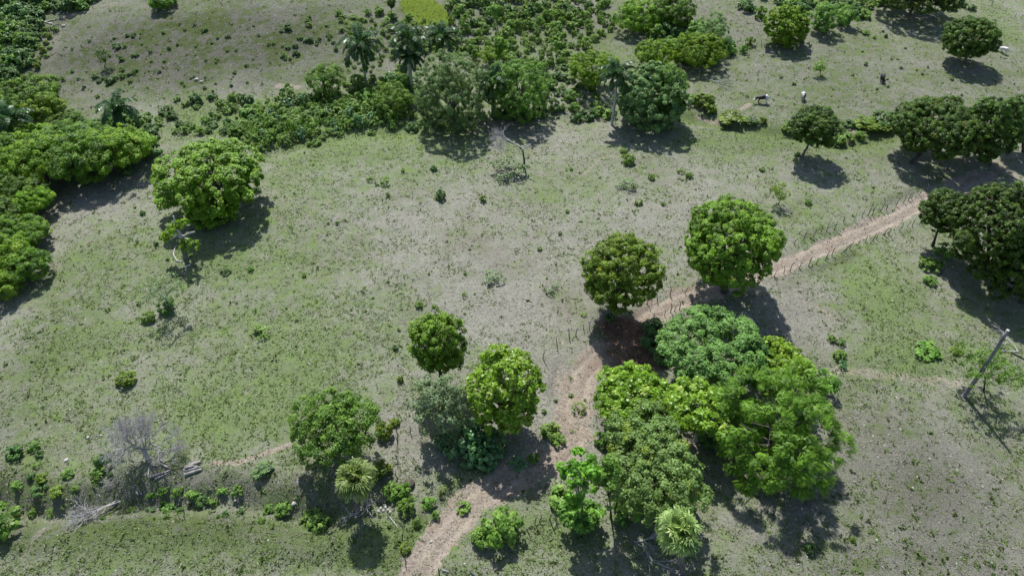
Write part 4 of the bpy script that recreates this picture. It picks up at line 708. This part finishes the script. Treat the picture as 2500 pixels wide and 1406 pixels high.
# pollarded tree
b = P(452, 632); root = empty('pollarded_tree', tuple(b), label='pollarded tree with sawn white branch stumps and a few leaves left', category='tree'); rng = np.random.default_rng(43)
a = Acc(); tube(a, [(0, 0, -.3), at(450, 610), at(448, 590), at(445, 575)], [.4, .3, .26, .22], 9, .4); put('trunk', a.mesh('trunk', M['bark'], True), root)
for q in ((((447, 585), (438, 570), (432, 558)), .16), (((446, 580), (430, 575), (415, 585)), .13), (((446, 578), (460, 570), (475, 566)), .12), (((446, 582), (458, 584), (466, 592)), .12), (((440, 570), (428, 545), (423, 528)), .11)):
    a = Acc(); pp = [at(*v, rng.normal() * .5) for v in q[0]]; tube(a, pp, [q[1] * 1.1, q[1], q[1] * .85], 7, .5); put('stub', a.mesh('stub', M['white'], True), root)
a = Acc()
for (x, y, r_) in ((430, 552, .8), (445, 545, .7), (415, 570, .7), (462, 600, 1.1), (455, 590, .7), (402, 580, .5)): crown(rng, at(x, y), (r_, r_, r_ * .7), nb=6, br=.5, ncl=18, cr=.32, lpc=22, leaf=.3, acc=a)
put('crown', a.mesh('crown', M['spread']), root)
def polyobj(name, pxs, rad, mat, label, cat, lift=.1, seg=7):
    pts = np.array([P(x, y) for x, y in pxs]); b0 = pts[0].copy(); pts -= b0; pts[:, 2] += lift; a = Acc(); tube(a, pts, np.linspace(rad, rad * .6, len(pts)), seg, .5)
    return put(name, a.mesh(name, M[mat], True), None, tuple(b0), label=label, category=cat)
polyobj('fallen_bough', [(446, 640), (432, 638), (424, 622), (428, 606), (434, 600)], .11, 'white', 'bleached curved bough fallen left of the pollarded tree', 'fallen branch')
polyobj('fallen_bough', [(465, 648), (452, 655)], .2, 'white', 'short white block of wood lying at the foot of the pollarded tree', 'fallen branch')
polyobj('fallen_branch', [(950, 1262), (962, 1275), (972, 1290)], .07, 'white', 'thin pale branch lying right of the left fan palm', 'fallen branch')
polyobj('fallen_branch', [(2292, 905), (2294, 918)], .07, 'white', 'short white stick lying in the grass left of the pole', 'fallen branch')
polyobj('fallen_branch', [(2436, 1022), (2433, 1040)], .06, 'white', 'short white stick right of the pole shadow', 'fallen branch')
polyobj('fallen_branch', [(2468, 862), (2500, 878)], .12, 'bark', 'thick broken branch at the right edge near the pole top', 'fallen branch')
polyobj('fallen_branch', [(1080, 1392), (1095, 1396)], .12, 'white', 'white broken block at the bottom edge among the posts', 'fallen branch')
polyobj('fallen_branch', [(1150, 1396), (1165, 1410)], .13, 'log', 'brown sawn log end at the bottom edge', 'log')
polyobj('fallen_branch', [(345, 1265), (375, 1245)], .04, 'twig', 'thin pale stick below the ditch at lower left', 'fallen branch')
# logs
def log(p1, p2, r, label, lift, group=None):
    o = polyobj('log', [p1, ((p1[0] + p2[0]) / 2, (p1[1] + p2[1]) / 2), p2], r, 'log', label, 'log', lift)
    if group: o['group'] = group
for x1, y1, x2, y2, r_, lf in ((452, 1160, 494, 1147, .21, .16), (455, 1153, 495, 1142, .17, .3), (450, 1151, 484, 1140, .19, .2), (456, 1144, 492, 1131, .15, .34), (454, 1143, 488, 1134, .18, .18), (461, 1137, 491, 1127, .16, .2), (455, 1149, 478, 1143, .15, .5)):
    log((x1, y1), (x2, y2), r_, 'sawn pale log laid in the neat stack right of the bare tree', lf, 'logs stacked right of the bare tree')
log((366, 1166), (418, 1150), .15, 'long straight log, lowest of the loose logs below the bare tree', .15); log((378, 1170), (416, 1153), .13, 'dark log lying under the long straight log', .05)
log((395, 1134), (417, 1146), .12, 'slanting log leaning towards the long straight one', .15); log((394, 1123), (402, 1132), .16, 'short thick log, topmost of the loose logs', .16)
# ------------------------------------------------------------------ round stump and stones
def rock_mesh(seed):
    rng = np.random.default_rng(seed); a = Acc(); n, m = 8, 10; V = []
    for i in range(n + 1):
        th = math.pi * i / n
        for j in range(m):
            ph = 2 * math.pi * j / m; d = np.array([math.sin(th) * math.cos(ph), math.sin(th) * math.sin(ph), math.cos(th)])
            r = 1 + .3 * (vnoise(d[0] * 2 + seed, d[1] * 2 + d[2], 1., seed) - .5) + .1 * math.sin(5 * d[0] + seed); V.append(d * r * np.array([1, .8, .6]))
    F = [(i * m + j, (i + 1) * m + j, (i + 1) * m + (j + 1) % m, i * m + (j + 1) % m) for i in range(n) for j in range(m)]
    a.add(V, F, .5); return a
RM = [rock_mesh(s).mesh('stone', M['rock']) for s in (1, 2, 3)]
def stone(px, py, s, label, group=None):
    s *= .62; p = P(px, py); o = put('stone', RM[rngB.integers(3)], None, (p[0], p[1], p[2] + s * .2), rngB.random() * 6, s, label=label, category='stone')
    if group: o['group'] = group
for a in ((215, 1068, .35, 'flat white stone left of the bare tree'), (162, 1124, .45, 'white stone on the ditch bank at far left'), (375, 1219, .3, 'white stone in the ditch below the loose logs'), (718, 1229, .45, 'pale boulder at the edge of the fan palm shade'), (575, 1222, .3, 'pale stone at the right end of the ditch bushes'), (247, 1063, .25, 'small flat stone under the twiggy tree on its left'),
          (1053, 1322, .28, 'white stone beside the lowest stretch of track'), (1135, 1376, .2, 'white stone among the bottom posts'), (1225, 1190, .25, 'pale stone on the lower track'), (2227, 1191, .28, 'white stone alone in the dry grass at lower right'), (2240, 1164, .2, 'smaller white stone above the one at lower right'), (2270, 1120, .2, 'small white stone in the dry grass under the pole shadow'), (2140, 1318, .2, 'small white stone near the bottom right'),
          (755, 888, .25, 'pale stone in the left pasture'), (480, 196, .8, 'white rock outcrop on the far hillside'), (492, 201, .6, 'smaller white rock beside the outcrop on the far hillside'), (1412, 392, .25, 'white stone in the upper pasture'), (1286, 435, .25, 'white stone below the dead crooked tree'), (1240, 367, .25, 'white stone left of the dead crooked tree'), (2078, 371, .3, 'whitish rock below the curving footpath'), (400, 307, .6, 'pale rock above the spreading tree'),
          (155, 65, .7, 'pale rock on the upper left path'), (690, 940, .2, 'pale stone above the leafy tree at lower left'), (330, 905, .2, 'white stone by the yellow-topped bush')): stone(*a)
for x, y in ((930, 1240), (936, 1246), (942, 1238), (948, 1244), (925, 1248), (938, 1234), (952, 1250)): stone(x, y, .3, 'cream stone in the little heap right of the left fan palm', 'stones of the heap by the fan palm')
rngS = np.random.default_rng(9)
for _ in range(70):
    stone(rngS.uniform(150, 2450), rngS.uniform(380, 1390), .07 + .09 * rngS.random(), 'tiny white stone lying loose in the grass', 'tiny white stones')
p = P(998, 1184); rr = Acc(); rng = np.random.default_rng(3)
prof = [(.0, .75), (.35, .72), (.62, .5), (.72, .2), (.66, -.1)]; V = []; m = 16
for (r_, z_) in [(0.02, .74)] + prof[1:]:
    for j in range(m): g_ = 1 + .07 * rng.normal(); V.append((r_ * g_ * math.cos(j * 2 * math.pi / m), r_ * g_ * math.sin(j * 2 * math.pi / m), z_))
rr.add(V, [(i * m + j, (i + 1) * m + j, (i + 1) * m + (j + 1) % m, i * m + (j + 1) % m) for i in range(4) for j in range(m)], .5)
put('stump', rr.mesh('stump', M['bark_dark'], True), None, tuple(p), 0, .85, label='round dark brown stump at the fence corner right of the left fan palm', category='stump')

# ------------------------------------------------------------------ utility pole
b = P(2354, 966); d = ray(2461, 806); t = b[1] / d[1]; top = np.array([d[0] * t, b[1], CAMZ + d[2] * t]) - b
root = empty('utility_pole', tuple(b), label='tall grey wooden utility pole leaning right at the right edge of the field', category='utility pole')
a = Acc(); tt = np.linspace(0, 1, 10)[:, None]; pp = top * tt; pp[:, 0] += np.sin(tt[:, 0] * math.pi) * .12; pp[0, 2] = -.6; tube(a, pp, np.linspace(.24, .155, 10), 14, .5); put('shaft', a.mesh('shaft', M['pole'], True), root)
a = Acc(); tube(a, [top - np.array([.18, 0, .9]), top - np.array([.32, .05, .85]), top - np.array([.34, .05, .7])], [.05, .06, .07], 8, .5); put('bracket', a.mesh('bracket', M['post'], True), root)
a = Acc(); tube(a, [top + np.array([0, 0, -.02]), top + np.array([0, 0, .03])], [.165, .15], 14, .5); tube(a, [top + np.array([0, 0, .03]), top + np.array([0, 0, .05])], [.08, .06], 10, .5); put('cap', a.mesh('cap', M['white'], True), root)

# ------------------------------------------------------------------ fences
PM = []
for s in range(6):
    rng = np.random.default_rng(300 + s); a = Acc(); h = 1.35 + .4 * rng.random(); n = 6; t = np.linspace(0, 1, n)
    p = np.stack([np.cumsum(rng.normal(size=n)) * .05, np.cumsum(rng.normal(size=n)) * .03, t * h - .15], -1); tube(a, p, np.linspace(.06, .038, n), 6, .5); PM.append(a.mesh('post', M['post'], True))
def fence(pts, label, seed, gap=1.6, wire=True, jitter=.25):
    rng = np.random.default_rng(seed); W = [P(*p) for p in pts]; root = empty('fence', tuple(W[0]), label=label, category='fence'); tops = []; carry = 0
    for a_, b_ in zip(W[:-1], W[1:]):
        L = np.linalg.norm((b_ - a_)[:2]); s = carry
        while s < L:
            q = a_ + (b_ - a_) * s / L; q[0] += rng.normal() * .06; q[1] += rng.normal() * .1; q[2] = Hg(q[0], q[1])[0]
            o = put('post', PM[rng.integers(6)], root, tuple(q - W[0]), rng.random() * 6.28, .85 + .35 * rng.random()); o.rotation_euler = (rng.normal() * .09, rng.normal() * .12, o.rotation_euler.z)
            tops.append(q - W[0]); s += gap * (1 + rng.normal() * jitter) if rng.random() > .12 else gap * .5
        carry = s - L
    if wire:
        for z_ in (.45, .95):
            a = Acc(); tube(a, np.array(tops) + np.array([0, 0, z_]), .008, 3, .5, False); put('wire', a.mesh('wire', M['pole']), root)
fence([(2262, 470), (2180, 505), (2060, 548), (1950, 592), (1905, 608)], 'crooked post fence along the upper side of the straight track', 1)
fence([(2252, 545), (2170, 570), (2080, 605), (1990, 645), (1880, 680)], 'crooked post fence along the lower side of the straight track', 2, 1.25)
fence([(1690, 712), (1640, 722), (1590, 735), (1575, 745)], 'short post fence above the track between the two mangoes', 3, 1.7)
fence([(1660, 756), (1625, 768), (1590, 790)], 'short post fence below the track between the two mangoes', 4, 1.4)
fence([(1440, 800), (1390, 825), (1345, 855), (1302, 885)], 'line of thin posts running down from the orange-flecked mango', 5, 2.0)
fence([(970, 1065), (985, 1062), (1005, 1060), (1025, 1055), (1042, 1050)], 'short row of curved posts below the pale wispy tree', 6, 1.1)
fence([(970, 1080), (975, 1170)], 'grey posts going down from the short row of curved posts', 7, 2.6)
fence([(1255, 1305), (1290, 1290), (1320, 1270), (1362, 1262)], 'thin stick fence right of the large leafy bush near the bottom', 8, 1.0)
fence([(1075, 1408), (1112, 1392), (1142, 1372)], 'three thick posts at the bottom edge beside the track', 9, 1.7)
fence([(640, 372), (720, 352), (800, 342), (880, 332), (960, 312), (1000, 308)], 'post fence along the top of the pasture below the shrub strip', 10, 1.9)
fence([(2390, 0), (2440, 28), (2520, 65)], 'straight wire fence in the upper right corner', 11, 3.2)
fence([(1770, 140), (1840, 125), (1875, 105)], 'old post fence between the yellow-green row and the cow pasture', 12, 2.2)
fence([(1085, 10), (1120, 75), (1150, 135)], 'post fence between the yellow field and the shrub plantation', 13, 2.4)
fence([(985, 1290), (992, 1400)], 'leaning posts down the left side of the lower track', 14, 2.4)

# ------------------------------------------------------------------ cows
def cow_mat(name, base, patchc, thr, scale=1.2, rump=0.):
    m, nt = mat_new(name); q = N(nt); tc = q.n('ShaderNodeTexCoord').outputs['Object']; n = q.noise(scale, 2, .4, tc)
    if rump: sx = q.n('ShaderNodeSeparateXYZ'); q.l(tc, sx.inputs[0]); n = q.math('ADD', n, q.math('MULTIPLY', q.math('LESS_THAN', sx.outputs[0], -.3), rump)); n = q.math('ADD', n, q.math('MULTIPLY', q.math('GREATER_THAN', sx.outputs[0], 1.3), rump))
    c = q.mix(q.ramp(n, thr - .02, thr + .02), base, patchc); p = q.n('ShaderNodeBsdfPrincipled'); q.l(c, p.inputs['Base Color']); p.inputs['Roughness'].default_value = .6
    o = q.n('ShaderNodeOutputMaterial'); q.l(p.outputs[0], o.inputs[0]); return m
M['horn'] = bark_mat('horn', (.3, .26, .2), (.5, .45, .38))
def cow(px, py, rz, mat, label, csc=1.1, graze=True):
    b = P(px, py); root = empty('cow', tuple(b), label=label, category='cow'); root.rotation_euler.z = rz; root.scale = (csc,) * 3
    # skeleton, facing +X
    hz = .35 if graze else 1.35; hx = 1.42 if graze else 1.35
    V = [(-.55, 0, 1.12), (-.2, 0, 1.08), (.2, 0, 1.05), (.6, 0, 1.12), (.95, 0, 1.0 if graze else 1.3), (hx - .1, 0, hz + .25 if graze else 1.45), (hx + (.12 if graze else .3), 0, hz - .1 if graze else 1.25)]
    Rd = [(.34, .36), (.38, .42), (.38, .42), (.32, .38), (.19, .22), (.15, .15), (.09, .09)]
    E = [(i, i + 1) for i in range(6)]
    def leg(root_i, x, y, front):
        i = len(V); k = .05 if front else -.12; V.extend([(x, y, .85), (x + (0 if front else .08), y, .52), (x + k * .6, y, .28), (x + k * .4, y, .04), (x + k * .4 + .08, y, .02)])
        Rd.extend([(.15, .17), (.085, .09), (.055, .055), (.05, .05), (.06, .045)]); E.extend([(root_i, i), (i, i + 1), (i + 1, i + 2), (i + 2, i + 3), (i + 3, i + 4)])
    leg(3, .62, .2, True); leg(3, .55, -.2, True); leg(0, -.58, .2, False); leg(0, -.66, -.2, False)
    i = len(V); V.extend([(-.92, 0, 1.15), (-1.0, 0, .8), (-.98, 0, .45)]); Rd.extend([(.05, .05), (.03, .03), (.05, .05)]); E.extend([(0, i), (i, i + 1), (i + 1, i + 2)])
    i = len(V); ex, ez = V[5][0], V[5][2]; V.extend([(ex - .05, .22, ez + .05), (ex - .05, -.22, ez + .05)]); Rd.extend([(.035, .06)] * 2); E.extend([(5, i), (5, i + 1)])
    me = bpy.data.meshes.new('body'); me.from_pydata(V, E, []); me.materials.append(mat); o = put('body', me, root)
    md = o.modifiers.new('skin', 'SKIN'); md.use_smooth_shade = True
    for k, sv in enumerate(me.skin_vertices[0].data): sv.radius = Rd[k]; sv.use_root = (k == 1)
    s = o.modifiers.new('sub', 'SUBSURF'); s.levels = 2; s.render_levels = 2
    for sg in (-1, 1):
        a = Acc(); tube(a, [(ex + .0, .09 * sg, ez + .12), (ex - .02, .2 * sg, ez + .2), (ex + .04, .26 * sg, ez + .3)], [.03, .025, .01], 6, .5); put('horn', a.mesh('horn', M['horn'], True), root)
    return root
blk = (.012, .011, .013); wht = (.6, .59, .57)
cow(1860, 252, R(175), cow_mat('pied_hide', blk, wht, .62, 1.1, .5), 'black cow with a white rump, standing side-on nearest the cow path')
cow(1958, 245, R(75), cow_mat('spotted_hide', wht, blk, .53, 2.2), 'white cow with black spots seen from behind, above the lone leaning mango')
cow(2151, 200, R(70), cow_mat('black_hide', blk, (.05, .035, .025), .6), 'plain black cow grazing in the middle of the upper right pasture')
cow(2448, 130, R(120), cow_mat('white_hide', wht, (.5, .45, .4), .62), 'white cow grazing at the right edge beside the two-trunked dark mango', .88)
